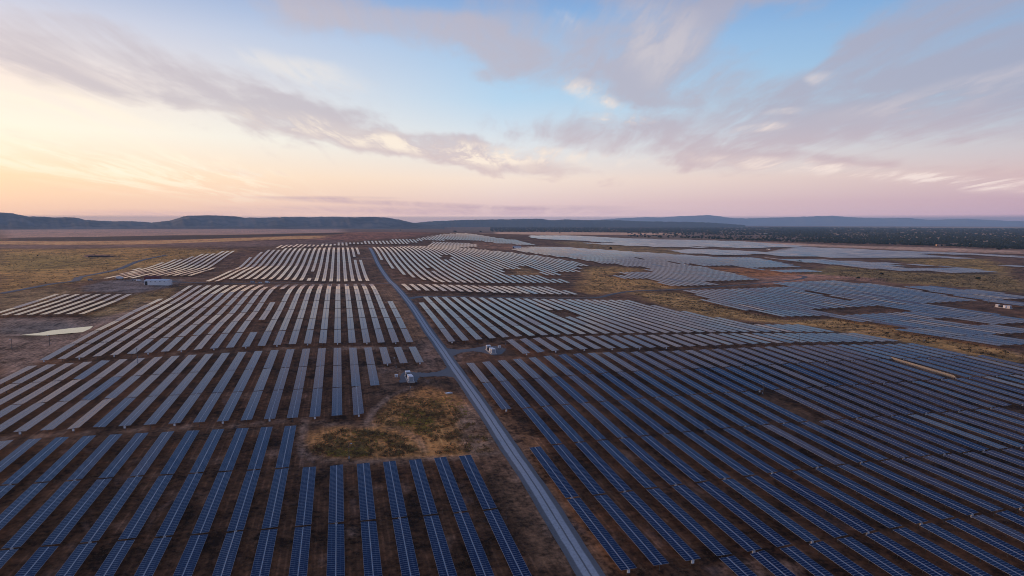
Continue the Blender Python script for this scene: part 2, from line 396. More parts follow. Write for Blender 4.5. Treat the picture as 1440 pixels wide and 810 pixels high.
def panel_mat(name, far):
    m, n, b = new_mat(name)
    uvn = n.t.nodes.new('ShaderNodeUVMap'); uvn.uv_map = 'UVMap'
    u, v, _ = n.sep(uvn.outputs[0])
    # half-cell gap across the middle of every module; on far tables also the module joints
    mid = n.math('LESS_THAN', n.math('ABSOLUTE', n.math('SUBTRACT', u, 0.5)), 0.009)
    base = n.mix(n.noise(n.comb(n.math('FLOOR', v), n.math('FLOOR', n.math('MULTIPLY', u, 1.0))), 3.1, 0), (0.006, 0.014, 0.045, 1), (0.010, 0.020, 0.060, 1))
    col = n.mix(mid, base, (0.12, 0.15, 0.22, 1))
    rough = 0.07
    if far:
        fv = n.math('FRACT', v)
        j = n.math('GREATER_THAN', n.math('ABSOLUTE', n.math('SUBTRACT', fv, 0.5)), 0.462)
        eu = n.math('GREATER_THAN', n.math('ABSOLUTE', n.math('SUBTRACT', u, 0.5)), 0.485)
        fr = n.math('MAXIMUM', j, eu)
        col = n.mix(fr, col, (0.17, 0.18, 0.20, 1))
        rough = n.math('MULTIPLY_ADD', fr, 0.35, 0.07)
    # textured anti-reflective glass over blue cells: Fresnel mirror, weakened by the coating
    t = n.t; t.nodes.remove(b)
    df = t.nodes.new('ShaderNodeBsdfDiffuse'); n._in(df.inputs['Color'], col)
    gl = t.nodes.new('ShaderNodeBsdfGlossy'); gl.inputs['Color'].default_value = (1.0, 0.91, 0.89, 1); n._in(gl.inputs['Roughness'], rough)
    fr_ = t.nodes.new('ShaderNodeFresnel'); fr_.inputs['IOR'].default_value = 1.27
    ms = t.nodes.new('ShaderNodeMixShader'); n._in(ms.inputs[0], n.math('MULTIPLY', fr_.outputs[0], 0.88))
    t.links.new(df.outputs[0], ms.inputs[1]); t.links.new(gl.outputs[0], ms.inputs[2])
    t.links.new(ms.outputs[0], t.nodes['Material Output'].inputs['Surface'])
    return m
M_GLASS = panel_mat('solar_glass', False)
M_GLASS_FAR = panel_mat('solar_glass_with_joints', True)
def ground_mat():
    m, n, b = new_mat('dry_ground')
    at = n.t.nodes.new('ShaderNodeAttribute'); at.attribute_name = 'soil'
    av = n.t.nodes.new('ShaderNodeAttribute'); av.attribute_name = 'veg'
    pos = n.t.nodes.new('ShaderNodeNewGeometry').outputs['Position']
    big = n.noise(pos, 0.011, 6, 0.6)
    midn = n.noise(pos, 0.075, 6, 0.62, 0.4)
    fine = n.noise(pos, 0.55, 5, 0.65)
    streak = n.noise(n.mapping(pos, scale=(0.9, 0.10, 0.1)), 0.5, 4, 0.6)
    veg = av.outputs['Fac']
    k = n.math('ADD', n.math('MULTIPLY', n.math('SUBTRACT', midn, 0.5), 1.5), n.math('MULTIPLY', n.math('SUBTRACT', fine, 0.5), 1.5))
    k = n.math('ADD', k, n.math('MULTIPLY', n.math('SUBTRACT', big, 0.5), 0.9))
    k = n.math('ADD', k, n.math('MULTIPLY', n.math('SUBTRACT', streak, 0.5), 0.7))
    bright = n.math('MULTIPLY_ADD', k, 2.1, 0.92)
    bright = n.math('MAXIMUM', bright, 0.22)
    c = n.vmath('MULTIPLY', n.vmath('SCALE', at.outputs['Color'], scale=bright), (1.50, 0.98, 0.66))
    px_, py_, _z = n.sep(pos)
    ph = n.math('FRACT', n.math('MULTIPLY', n.math('SUBTRACT', px_, X0), 1.0 / S_ROW))
    rut = n.math('MULTIPLY', n.maprange(n.math('ABSOLUTE', n.math('SUBTRACT', n.math('ABSOLUTE', n.math('SUBTRACT', ph, 0.5)), 0.10)), 0.015, 0.045, 1, 0, True), n.maprange(midn, 0.42, 0.6, 0, 0.6, True))
    c = n.mix(n.math('MULTIPLY', rut, n.maprange(veg, 0.2, 0.45)), c, n.vmath('MULTIPLY', c, (1.75, 1.75, 1.8)))
    bare = n.maprange(n.noise(n.mapping(pos, scale=(1.0, 0.45, 1.0)), 0.085, 6, 0.66, 0.7), 0.57, 0.68, 0, 0.75, True)
    c = n.mix(n.math('MULTIPLY', bare, n.maprange(veg, 0.0, 1.0, 0.6, 1.0)), c, n.vmath('MULTIPLY', n.vmath('ADD', c, (0.055, 0.042, 0.036)), (1.5, 1.5, 1.55)))
    # tufts of dry grass and darker weeds where vegetation grows
    tuft = n.maprange(n.noise(pos, 0.9, 5, 0.7, 0.6), 0.48, 0.62, 0, 1, True)
    c = n.mix(n.math('MULTIPLY', n.math('MULTIPLY', tuft, veg), 0.75), c, n.vmath('MULTIPLY', c, (1.45, 1.35, 1.1)))
    weed = n.maprange(n.noise(pos, 0.22, 6, 0.68, 0.8), 0.53, 0.66, 0, 1, True)
    c = n.mix(n.math('MULTIPLY', n.math('MULTIPLY', weed, veg), 0.7), c, n.vmath('SCALE', c, scale=0.38))
    patch = n.noise(n.mapping(pos, rot=(0, 0, 0.25), scale=(0.55, 1.0, 1.0)), 0.03, 7, 0.68, 0.5)
    c = n.mix(n.math('MULTIPLY', n.maprange(patch, 0.52, 0.64, 0, 1, True), n.math('MULTIPLY', veg, 0.6)), c, n.vmath('MULTIPLY', c, (0.50, 0.56, 0.50)))
    c = n.mix(n.math('MULTIPLY', n.maprange(patch, 0.47, 0.36, 0, 1, True), n.math('MULTIPLY', veg, 0.45)), c, n.vmath('MULTIPLY', c, (1.45, 1.35, 1.2)))
    n._in(b.inputs['Base Color'], c); b.inputs['Roughness'].default_value = 0.95; b.inputs['Specular IOR Level'].default_value = 0.12
    bump = n.t.nodes.new('ShaderNodeBump'); bump.inputs['Distance'].default_value = 0.35; bump.inputs['Strength'].default_value = 0.6
    n._in(bump.inputs['Height'], n.math('ADD', n.math('MULTIPLY', fine, 0.5), midn)); n._in(b.inputs['Normal'], bump.outputs[0])
    return m
M_GROUND = ground_mat()
def road_mat(tracks):
    m, n, b = new_mat('gravel_road' if tracks else 'gravel_apron')
    pos = n.t.nodes.new('ShaderNodeNewGeometry').outputs['Position']
    uvn = n.t.nodes.new('ShaderNodeUVMap'); uvn.uv_map = 'UVMap'
    u = n.sep(uvn.outputs[0])[0]
    f = n.noise(pos, 1.2, 5, 0.65); g2 = n.noise(pos, 0.15, 4, 0.6)
    grav = n.mix(n.math('MULTIPLY_ADD', f, 0.7, n.math('MULTIPLY', g2, 0.3)), (0.115, 0.105, 0.100, 1), (0.26, 0.24, 0.225, 1))
    if tracks:
        wob = n.math('MULTIPLY', n.math('SUBTRACT', g2, 0.5), 0.05)
        uu = n.math('ABSOLUTE', n.math('ADD', n.math('SUBTRACT', u, 0.5), wob))
        tr = n.math('MULTIPLY', n.maprange(uu, 0.015, 0.05, 0, 1, True), n.maprange(uu, 0.24, 0.31, 1, 0, True))
        tr = n.math('MULTIPLY', tr, n.maprange(f, 0.2, 0.6, 0.75, 1.0))
        grav = n.mix(tr, grav, n.mix(f, (0.36, 0.345, 0.34, 1), (0.58, 0.56, 0.545, 1)))
    n._in(b.inputs['Base Color'], grav); b.inputs['Roughness'].default_value = 0.9; b.inputs['Specular IOR Level'].default_value = 0.2
    return m
M_ROAD = road_mat(True); M_APRON = road_mat(False)
def dirt_mat():
    m, n, b = new_mat('packed_dirt')
    pos = n.t.nodes.new('ShaderNodeNewGeometry').outputs['Position']
    c = n.mix(n.noise(pos, 0.5, 6, 0.65), (0.09, 0.075, 0.065, 1), (0.22, 0.185, 0.16, 1))
    n._in(b.inputs['Base Color'], c); b.inputs['Roughness'].default_value = 0.95
    return m
M_DIRT = dirt_mat()
def water_mat():
    m, n, b = new_mat('still_water')
    b.inputs['Base Color'].default_value = (0.10, 0.095, 0.08, 1); b.inputs['Roughness'].default_value = 0.03; b.inputs['IOR'].default_value = 1.33
    bump = n.t.nodes.new('ShaderNodeBump'); bump.inputs['Distance'].default_value = 0.004; bump.inputs['Strength'].default_value = 0.3
    n._in(bump.inputs['Height'], n.noise(objco(n), 0.6, 3)); n._in(b.inputs['Normal'], bump.outputs[0])
    return m
M_WATER = water_mat()
def foliage_mat(name, c1, c2, scale=0.4):
    m, n, b = new_mat(name)
    pos = n.t.nodes.new('ShaderNodeNewGeometry').outputs['Position']
    oi = n.t.nodes.new('ShaderNodeObjectInfo').outputs['Random']
    f = n.math('ADD', n.noise(pos, scale, 4, 0.7), n.math('MULTIPLY', n.math('SUBTRACT', oi, 0.5), 0.4))
    c = n.mix(n.maprange(f, 0.3, 0.7), c1 + (1,), c2 + (1,))
    n._in(b.inputs['Base Color'], c); b.inputs['Roughness'].default_value = 0.8; b.inputs['Specular IOR Level'].default_value = 0.15
    return m
M_OAK = foliage_mat('oak_leaves', (0.018, 0.024, 0.014), (0.045, 0.055, 0.028), 0.15)
M_BARK = plain('bark', (0.06, 0.05, 0.04), 0.9)
M_SCRUB = foliage_mat('dry_scrub_leaves', (0.09, 0.05, 0.025), (0.66, 0.40, 0.12), 0.45)
M_SCRUBY = foliage_mat('yellow_scrub_leaves', (0.20, 0.16, 0.035), (0.75, 0.48, 0.08), 0.5)
M_STRAW = foliage_mat('dry_grass_blades', (0.12, 0.075, 0.042), (0.34, 0.23, 0.125), 0.12)
def hill_mat(name, c1, c2, sc):
    m, n, b = new_mat(name)
    pos = n.t.nodes.new('ShaderNodeNewGeometry').outputs['Position']
    f = n.noise(n.mapping(pos, scale=(1, 1, 3)), sc, 8, 0.65)
    n._in(b.inputs['Base Color'], n.mix(n.maprange(f, 0.38, 0.62), c1 + (1,), c2 + (1,))); b.inputs['Roughness'].default_value = 0.95
    b.inputs['Specular IOR Level'].default_value = 0.1
    return m
M_HILL = hill_mat('scrub_hill', (0.060, 0.062, 0.055), (0.21, 0.175, 0.15), 0.0022)
M_RIDGE = hill_mat('wooded_ridge', (0.022, 0.026, 0.024), (0.055, 0.052, 0.045), 0.0016)
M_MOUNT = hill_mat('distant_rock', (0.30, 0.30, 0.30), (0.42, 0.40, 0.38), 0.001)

# ------------------------------------------------------------------ the ground: one sheet to the horizon
rings = np.exp(np.arange(math.log(18), math.log(46000), 0.0145))
azs = np.concatenate([np.arange(-180, -66, 4.0), np.arange(-66, -46, 1.0), np.arange(-46, 46, 0.3), np.arange(46, 66, 1.0), np.arange(66, 180, 4.0)])
AZ = np.radians(azs) + TH
RR, AA = np.meshgrid(rings, AZ, indexing='ij')
GX, GY = (RR * np.sin(AA)).ravel(), (RR * np.cos(AA)).ravel()
GZ = height(GX, GY)
nr, na = len(rings), len(AZ)
i = np.arange(nr - 1)[:, None]; j = np.arange(na)[None]; j2 = (j + 1) % na
gf = np.stack([i * na + j, i * na + j2, (i + 1) * na + j2, (i + 1) * na + j], -1).reshape(-1, 4)
gv = np.stack([GX, GY, GZ], 1)
c0 = np.array([[0, 0, h1(0, 0)]]); gv = np.concatenate([gv, c0])
# paint the kinds of soil and cover
nG = len(gv); PX, PY = gv[:, 0], gv[:, 1]; PR = np.hypot(PX, PY)
soil = np.tile(np.array([0.118, 0.074, 0.047]), (nG, 1)); veg = np.full(nG, 0.5)
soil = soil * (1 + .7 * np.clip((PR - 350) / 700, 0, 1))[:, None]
def wobble(X, Y, s):
    o = np.zeros_like(X); 
    for k in range(7):
        a = 1.3 * k + .4; fq = (0.6 + .55 * k) / s
        o = o + np.sin((X * math.cos(a * 2.1) + Y * math.sin(a * 2.1)) * fq + 5 * k) / (1 + .35 * k)
    return o / 3.2
JS = np.maximum(PR * 0.05, 6.0)
JX = PX + wobble(PX, PY, 9.0) * np.minimum(PR * .006, 5) + wobble(PX, PY, 23.0) * np.minimum(PR * .012, 10) + wobble(PX, PY, 190.0) * np.minimum(PR * .006, 30)
JY = PY + wobble(PY, PX, 27.0) * np.minimum(PR * .008, 8) + wobble(PY, PX, 230.0) * np.minimum(PR * .02, 60)
def paint_mask(m, col, v=None):
    global soil, veg
    m = np.clip(m, 0, 1); soil = soil * (1 - m[:, None]) + np.array(col) * m[:, None]
    if v is not None: veg = veg * (1 - m) + v * m
def paint_poly(pxs, col, s=1.0, v=None, feather=0.02, world=False):
    poly = pxs if world else hits(pxs)
    xs = [p[0] for p in poly]; ys = [p[1] for p in poly]; pad = 200
    sel = np.where((JX > min(xs) - pad) & (JX < max(xs) + pad) & (JY > min(ys) - pad) & (JY < max(ys) + pad))[0]
    d = line_dist(JX[sel], JY[sel], poly, True); ins = in_poly(JX[sel], JY[sel], poly)
    sd = np.where(ins, d, -d); fw = PR[sel] * feather
    m = np.zeros(nG); m[sel] = np.clip(sd / fw + 0.5, 0, 1) * s
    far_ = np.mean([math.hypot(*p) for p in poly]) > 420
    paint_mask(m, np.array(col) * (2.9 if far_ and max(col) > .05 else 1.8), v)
def paint_line(pxs, width, col, s=1.0, v=0.0, soft=1.0, world=False):
    pts = pxs if world else hits(pxs)
    d = line_dist(JX * .3 + PX * .7, JY * .3 + PY * .7, pts)
    m = np.clip((width * .5 + soft - d) / (2 * soft), 0, 1) * s
    paint_mask(m, col, v)
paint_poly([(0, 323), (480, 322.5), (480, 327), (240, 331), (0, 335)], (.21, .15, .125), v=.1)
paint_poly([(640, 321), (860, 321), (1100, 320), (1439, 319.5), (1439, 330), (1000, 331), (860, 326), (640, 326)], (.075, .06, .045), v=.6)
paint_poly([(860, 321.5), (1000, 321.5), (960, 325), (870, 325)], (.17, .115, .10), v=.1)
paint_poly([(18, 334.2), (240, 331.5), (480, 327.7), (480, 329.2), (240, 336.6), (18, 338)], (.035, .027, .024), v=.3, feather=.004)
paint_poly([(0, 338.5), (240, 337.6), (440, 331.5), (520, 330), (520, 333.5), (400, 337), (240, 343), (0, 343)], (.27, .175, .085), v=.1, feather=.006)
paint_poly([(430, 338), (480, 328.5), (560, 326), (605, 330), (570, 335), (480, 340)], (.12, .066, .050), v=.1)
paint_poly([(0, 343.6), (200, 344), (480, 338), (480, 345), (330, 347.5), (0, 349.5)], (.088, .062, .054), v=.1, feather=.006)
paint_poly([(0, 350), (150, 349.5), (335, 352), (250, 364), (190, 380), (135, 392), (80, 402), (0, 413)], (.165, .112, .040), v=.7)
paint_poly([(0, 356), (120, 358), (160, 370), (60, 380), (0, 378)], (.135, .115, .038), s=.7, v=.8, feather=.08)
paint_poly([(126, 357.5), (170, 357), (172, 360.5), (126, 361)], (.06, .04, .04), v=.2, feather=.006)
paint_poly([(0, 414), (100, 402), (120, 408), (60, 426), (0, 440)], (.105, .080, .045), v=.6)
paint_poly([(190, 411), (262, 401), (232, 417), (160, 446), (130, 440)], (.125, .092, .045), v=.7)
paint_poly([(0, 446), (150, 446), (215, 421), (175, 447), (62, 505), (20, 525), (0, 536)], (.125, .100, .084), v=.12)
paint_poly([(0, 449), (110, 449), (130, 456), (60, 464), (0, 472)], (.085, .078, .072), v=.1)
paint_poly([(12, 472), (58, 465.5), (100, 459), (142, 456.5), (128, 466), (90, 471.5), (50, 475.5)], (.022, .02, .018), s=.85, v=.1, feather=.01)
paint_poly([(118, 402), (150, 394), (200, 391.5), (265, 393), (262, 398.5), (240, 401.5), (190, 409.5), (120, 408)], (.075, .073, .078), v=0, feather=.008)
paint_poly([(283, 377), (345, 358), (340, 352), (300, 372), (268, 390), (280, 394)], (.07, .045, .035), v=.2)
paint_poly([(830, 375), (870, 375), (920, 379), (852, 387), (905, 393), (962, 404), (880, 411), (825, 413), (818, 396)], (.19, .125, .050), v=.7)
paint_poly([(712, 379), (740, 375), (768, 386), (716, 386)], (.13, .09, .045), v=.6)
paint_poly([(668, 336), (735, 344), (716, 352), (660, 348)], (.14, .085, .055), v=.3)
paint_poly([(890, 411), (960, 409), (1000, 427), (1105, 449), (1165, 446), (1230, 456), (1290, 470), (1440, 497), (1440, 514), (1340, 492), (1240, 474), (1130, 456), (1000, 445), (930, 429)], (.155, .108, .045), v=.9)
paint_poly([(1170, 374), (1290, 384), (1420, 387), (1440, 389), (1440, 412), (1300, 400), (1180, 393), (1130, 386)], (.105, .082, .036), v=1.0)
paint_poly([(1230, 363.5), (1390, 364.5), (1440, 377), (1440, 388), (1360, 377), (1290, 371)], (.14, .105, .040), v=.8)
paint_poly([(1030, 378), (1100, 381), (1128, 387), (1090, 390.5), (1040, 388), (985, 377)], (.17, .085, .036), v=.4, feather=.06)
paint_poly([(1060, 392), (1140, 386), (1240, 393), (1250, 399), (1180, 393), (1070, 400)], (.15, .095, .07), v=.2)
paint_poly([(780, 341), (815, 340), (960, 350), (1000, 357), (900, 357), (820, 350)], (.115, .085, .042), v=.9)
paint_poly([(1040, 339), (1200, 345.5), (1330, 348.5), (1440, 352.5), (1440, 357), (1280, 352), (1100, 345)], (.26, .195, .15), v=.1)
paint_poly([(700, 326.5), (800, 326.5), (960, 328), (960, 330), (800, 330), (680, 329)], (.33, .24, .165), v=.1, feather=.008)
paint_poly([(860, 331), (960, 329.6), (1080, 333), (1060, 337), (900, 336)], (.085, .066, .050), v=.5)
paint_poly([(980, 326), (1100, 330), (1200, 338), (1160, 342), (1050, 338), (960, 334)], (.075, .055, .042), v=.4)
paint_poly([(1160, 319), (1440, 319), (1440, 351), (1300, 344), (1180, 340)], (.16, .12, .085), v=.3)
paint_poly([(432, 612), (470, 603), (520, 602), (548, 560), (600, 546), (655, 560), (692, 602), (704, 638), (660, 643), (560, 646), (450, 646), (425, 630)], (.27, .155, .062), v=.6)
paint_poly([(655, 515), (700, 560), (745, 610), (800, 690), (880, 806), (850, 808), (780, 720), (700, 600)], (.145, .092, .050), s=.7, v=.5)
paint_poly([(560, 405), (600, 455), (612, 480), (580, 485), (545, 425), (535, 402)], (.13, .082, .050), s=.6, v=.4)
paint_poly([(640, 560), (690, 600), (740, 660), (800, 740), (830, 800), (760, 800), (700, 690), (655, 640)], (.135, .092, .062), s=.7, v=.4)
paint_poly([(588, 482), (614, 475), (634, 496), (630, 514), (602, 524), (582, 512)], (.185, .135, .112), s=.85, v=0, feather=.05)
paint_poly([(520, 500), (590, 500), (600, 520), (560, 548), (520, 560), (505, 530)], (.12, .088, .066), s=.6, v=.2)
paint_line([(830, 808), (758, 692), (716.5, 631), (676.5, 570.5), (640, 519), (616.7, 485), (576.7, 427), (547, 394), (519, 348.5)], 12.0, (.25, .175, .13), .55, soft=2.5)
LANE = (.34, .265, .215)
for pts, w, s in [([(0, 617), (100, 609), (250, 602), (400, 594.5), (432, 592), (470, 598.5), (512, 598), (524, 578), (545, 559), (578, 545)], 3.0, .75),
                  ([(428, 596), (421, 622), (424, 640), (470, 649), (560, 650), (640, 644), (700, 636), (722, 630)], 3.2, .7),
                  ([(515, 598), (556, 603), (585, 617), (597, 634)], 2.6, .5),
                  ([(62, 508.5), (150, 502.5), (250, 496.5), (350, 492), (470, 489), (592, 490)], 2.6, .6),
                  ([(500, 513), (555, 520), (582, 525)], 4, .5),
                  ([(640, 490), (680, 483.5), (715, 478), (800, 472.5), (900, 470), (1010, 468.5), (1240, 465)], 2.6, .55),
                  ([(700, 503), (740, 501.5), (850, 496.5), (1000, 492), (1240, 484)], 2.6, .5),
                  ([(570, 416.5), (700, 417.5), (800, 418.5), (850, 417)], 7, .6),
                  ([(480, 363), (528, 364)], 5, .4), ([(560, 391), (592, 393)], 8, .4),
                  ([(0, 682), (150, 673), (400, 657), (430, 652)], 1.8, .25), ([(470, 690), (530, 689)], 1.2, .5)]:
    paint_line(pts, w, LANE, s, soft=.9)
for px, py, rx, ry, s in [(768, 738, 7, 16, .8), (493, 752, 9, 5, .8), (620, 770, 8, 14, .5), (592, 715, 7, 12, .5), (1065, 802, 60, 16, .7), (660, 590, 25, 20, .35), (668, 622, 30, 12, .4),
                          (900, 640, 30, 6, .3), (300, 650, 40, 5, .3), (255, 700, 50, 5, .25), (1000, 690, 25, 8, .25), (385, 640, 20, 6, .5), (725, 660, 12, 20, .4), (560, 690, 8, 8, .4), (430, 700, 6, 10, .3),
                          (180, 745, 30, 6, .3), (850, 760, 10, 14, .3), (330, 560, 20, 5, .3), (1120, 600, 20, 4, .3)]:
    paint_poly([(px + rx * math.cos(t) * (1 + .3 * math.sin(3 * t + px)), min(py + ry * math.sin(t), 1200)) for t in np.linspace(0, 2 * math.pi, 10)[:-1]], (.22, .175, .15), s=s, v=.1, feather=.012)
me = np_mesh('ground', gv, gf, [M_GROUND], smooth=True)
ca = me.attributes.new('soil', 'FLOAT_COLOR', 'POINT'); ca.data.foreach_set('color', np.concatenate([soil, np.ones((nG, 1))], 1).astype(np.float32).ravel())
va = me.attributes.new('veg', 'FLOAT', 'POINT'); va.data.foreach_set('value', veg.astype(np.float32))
# close the small hole under the camera
import bmesh
bm = bmesh.new(); bm.from_mesh(me); bm.verts.ensure_lookup_table()
for k in range(na): bm.faces.new((bm.verts[nG - 1], bm.verts[(k + 1) % na], bm.verts[k]))
bm.normal_update(); bm.to_mesh(me); bm.free()
for p in me.polygons[:1]:
    if p.normal.z < 0: me.flip_normals()
ground = tag(link('ground', me), kind='structure')
# height of the sheet as built (between its rings), used by everything that lies on it
from mathutils.bvhtree import BVHTree
_lg = math.log(18)
def gz(x, y):
    r = math.hypot(x, y); a = (math.atan2(x, y) - TH + math.pi) % (2 * math.pi) - math.pi
    ad = math.degrees(a); fi = (math.log(max(r, 18.01)) - _lg) / 0.0145; ii = min(int(fi), nr - 2); jj = int(np.searchsorted(azs, ad)) - 1
    jj = max(0, min(jj, na - 2)); r0, r1 = rings[ii], rings[ii + 1]
    u = (r - r0) / (r1 - r0); w = (ad - azs[jj]) / (azs[jj + 1] - azs[jj])
    q = lambda p, s: GZ[p * na + s]
    return (q(ii, jj) * (1 - u) + q(ii + 1, jj) * u) * (1 - w) + (q(ii, jj + 1) * (1 - u) + q(ii + 1, jj + 1) * u) * w

def smooth_path(pts, step):
    P = [Vector((x, y, 0)) for x, y in pts]; out = []
    for k in range(len(P) - 1):
        p0, p1, p2, p3 = P[max(k - 1, 0)], P[k], P[k + 1], P[min(k + 2, len(P) - 1)]
        n = max(2, int((p2 - p1).length / step))
        for q in range(n):
            t = q / n
            out.append(.5 * ((2 * p1) + (p2 - p0) * t + (2 * p0 - 5 * p1 + 4 * p2 - p3) * t * t + (3 * p1 - p0 - 3 * p2 + p3) * t ** 3))
    out.append(P[-1]); return out
def road(name, pxs, width, mat, lift=0.06, step=4.0, ncross=9, world=False, kind='structure', label=None):
    c = smooth_path(pxs if world else hits(pxs), step); v = []; uv = []; f = []
    L = 0.0
    for k, p in enumerate(c):
        d = (c[min(k + 1, len(c) - 1)] - c[max(k - 1, 0)]).normalized(); n = Vector((d.y, -d.x, 0))
        if k: L += (p - c[k - 1]).length
        wv = width * (1 + .025 * math.sin(L * .11) + .02 * math.sin(L * .37))
        for q in range(ncross):
            t = q / (ncross - 1); w = p + n * ((t - .5) * wv); crown = .10 * (1 - (2 * t - 1) ** 2)
            v.append((w.x, w.y, gz(w.x, w.y) + lift * (1 + math.hypot(w.x, w.y) / 600) + crown)); uv.append((t, L / width))
    for k in range(len(c) - 1):
        for q in range(ncross - 1): f.append((k * ncross + q, k * ncross + q + 1, (k + 1) * ncross + q + 1, (k + 1) * ncross + q))
    f = np.array(f)[:, ::-1]; uvl = np.array(uv)[f.ravel()]
    return tag(link(name, np_mesh(name, v, f, [mat], uv=uvl, smooth=True)), kind=kind, label=label)
ROAD_PX = [(908, 930), (868, 868), (830, 808), (758, 692), (716.5, 631), (676.5, 570.5), (640, 519), (616.7, 485), (600, 462), (576.7, 427), (560, 407), (547, 394), (531, 370), (519, 348.5)]
road('gravel_road', ROAD_PX, 7.4, M_ROAD)
road('gravel_track', [(553, 400), (540, 398.6), (470, 398.2), (350, 398.6), (262, 397.2), (240, 396), (200, 397)], 6.0, M_APRON, step=8, ncross=5)
road('gravel_track', [(0, 413), (40, 405.5), (75, 399), (105, 395), (116, 389), (165, 379), (196, 367), (235, 358.5)], 9.0, M_APRON, step=8, ncross=5)
road('gravel_track', [(574, 420), (590, 417.5), (606, 417)], 8.0, M_APRON, step=6, ncross=5)
road('dirt_track', [(606, 417), (700, 418.3), (800, 419.3), (840, 418.5), (862, 413.5), (890, 409.5), (930, 408), (980, 405.5), (1060, 399), (1120, 393), (1132, 389), (1120, 387)], 6.5, M_DIRT, step=10, ncross=5)
road('gravel_track', [(529, 363.2), (500, 362.6), (470, 362)], 4.0, M_DIRT, step=10, ncross=5)
def apron(pxs, inner=None):
    w = hits(pxs); P = [Vector((x, y)) for x, y in w]; xs = [p.x for p in P]; ys = [p.y for p in P]
    # sample a fine grid inside the outline
    st = 1.0; nx = int((max(xs) - min(xs)) / st) + 2; ny = int((max(ys) - min(ys)) / st) + 2; idx = {}; v = []; f = []
    def vid(a, b):
        if (a, b) not in idx:
            x, y = min(xs) + a * st, min(ys) + b * st
            idx[(a, b)] = len(v); v.append((x, y, gz(x, y) + .075))
        return idx[(a, b)]
    A, B = np.meshgrid(np.arange(nx), np.arange(ny), indexing='ij')
    ins = in_poly(min(xs) + (A + .5) * st, min(ys) + (B + .5) * st, w)
    for a in range(nx):
        for b in range(ny):
            if ins[a, b]: f.append((vid(a, b), vid(a + 1, b), vid(a + 1, b + 1), vid(a, b + 1)))
    m = np_mesh('gravel_apron', v, f, [M_APRON], uv=np.zeros((len(f) * 4, 2)), smooth=True)
    tag(link('gravel_apron', m), kind='structure')
apron([(579, 523.5), (600, 524.5), (615, 523), (626, 519), (633, 512), (645, 530), (650, 538), (640, 531.5), (627, 529), (590, 530), (586, 538), (562, 538), (563, 527), (569, 522.5)])
apron([(623, 489), (632, 490.5), (645, 492), (665, 489.8), (680, 487), (700, 487), (712, 491), (706, 498), (694, 500), (675, 495), (665, 493.8), (648, 496), (637, 501), (640, 512), (632, 502)])

# pond
pv = [(x, y, POND_Z) for x, y in POND]
pm = bpy.data.meshes.new('pond'); pm.from_pydata(pv, [], [tuple(range(len(pv)))]); pm.materials.append(M_WATER); pm.update()
if pm.polygons[0].normal.z < 0: pm.flip_normals()
tag(link('pond_water', pm), kind='structure')

# ------------------------------------------------------------------ hills on the horizon
def ridge(name, sky, r, depth_f, depth_b, mat, rough, seed):
    rg = np.random.default_rng(seed); sx = np.array([s[0] for s in sky], float); sy = np.array([s[1] for s in sky], float)
    n = 420; px = np.linspace(sx[0], sx[-1], n); py = np.interp(px, sx, sy)
    ker = np.hanning(5); ker /= ker.sum(); py = np.convolve(np.pad(py, 2, mode='edge'), ker, 'valid')
    py = py + np.convolve(rg.normal(size=n), np.hanning(5), 'same') * .13
    x, h = (px - 720) / F_PX, math.cos(PIT) - (py - 405) / F_PX * math.sin(PIT); d = math.sin(PIT) + (py - 405) / F_PX * math.cos(PIT)
    az_ = TH + np.arctan2(x, h); ztop = CAM_Z - d / np.hypot(x, h) * r
    nf, nb = 14, 6; v = []
    for q in range(nf + nb + 1):
        t = q / nf if q <= nf else 1 + (q - nf) / nb
        rr = r - depth_f * (1 - t) if t <= 1 else r + depth_b * (t - 1)
        prof = (t ** 1.5) if t <= 1 else (2 - t) ** 1.2
        wob = sum(np.sin(np.arange(n) * fr + ph + t * k2) * am for fr, ph, k2, am in [(.11, 1 + seed, 3.1, .3), (.29, 2., -4.2, .22), (.61, .3, 6., .16), (1.3, .8, 5., .10)])
        prof_n = np.clip(prof * (1 + rough * wob * (1 - abs(2 * min(t, 1) - 1)) if t < 1 else prof), 0, 1)
        zb = base_z(rr * np.sin(az_), rr * np.cos(az_)) - 6
        z = zb + (ztop - zb) * prof_n
        v.append(np.stack([rr * np.sin(az_), rr * np.cos(az_), z], 1))
    v = np.concatenate(v); k = np.arange(nf + nb)[:, None]; m = np.arange(n - 1)[None]
    f = np.stack([k * n + m, k * n + m + 1, (k + 1) * n + m + 1, (k + 1) * n + m], -1).reshape(-1, 4)[:, ::-1]
    return tag(link(name, np_mesh(name, v, f, [mat], smooth=True)), kind='structure')
ridge('hills', [(-260, 312), (-160, 304), (-60, 298), (0, 298.5), (15, 299.5), (40, 304.5), (58, 304.5), (75, 306), (92, 305.3), (105, 305.5), (120, 309), (150, 311), (185, 311), (215, 313), (240, 310), (262, 303.2), (300, 302.6),
                (330, 304), (345, 306.3), (357, 305.8), (372, 306.3), (400, 305), (440, 305.3), (470, 304.5), (500, 305.5), (530, 305), (545, 306), (565, 309.5), (577, 312.5), (590, 314.5), (625, 317)], 9000, 2100, 2000, M_HILL, .8, 3)
ridge('hills', [(560, 315.5), (590, 312.8), (610, 311), (640, 309.7), (680, 308.8), (720, 308.2), (760, 307.6), (775, 309.6), (800, 308.5), (830, 309.8), (870, 309.6), (900, 311.2), (960, 312), (1000, 313), (1048, 316.4)], 13500, 2600, 2500, M_RIDGE, .5, 5)
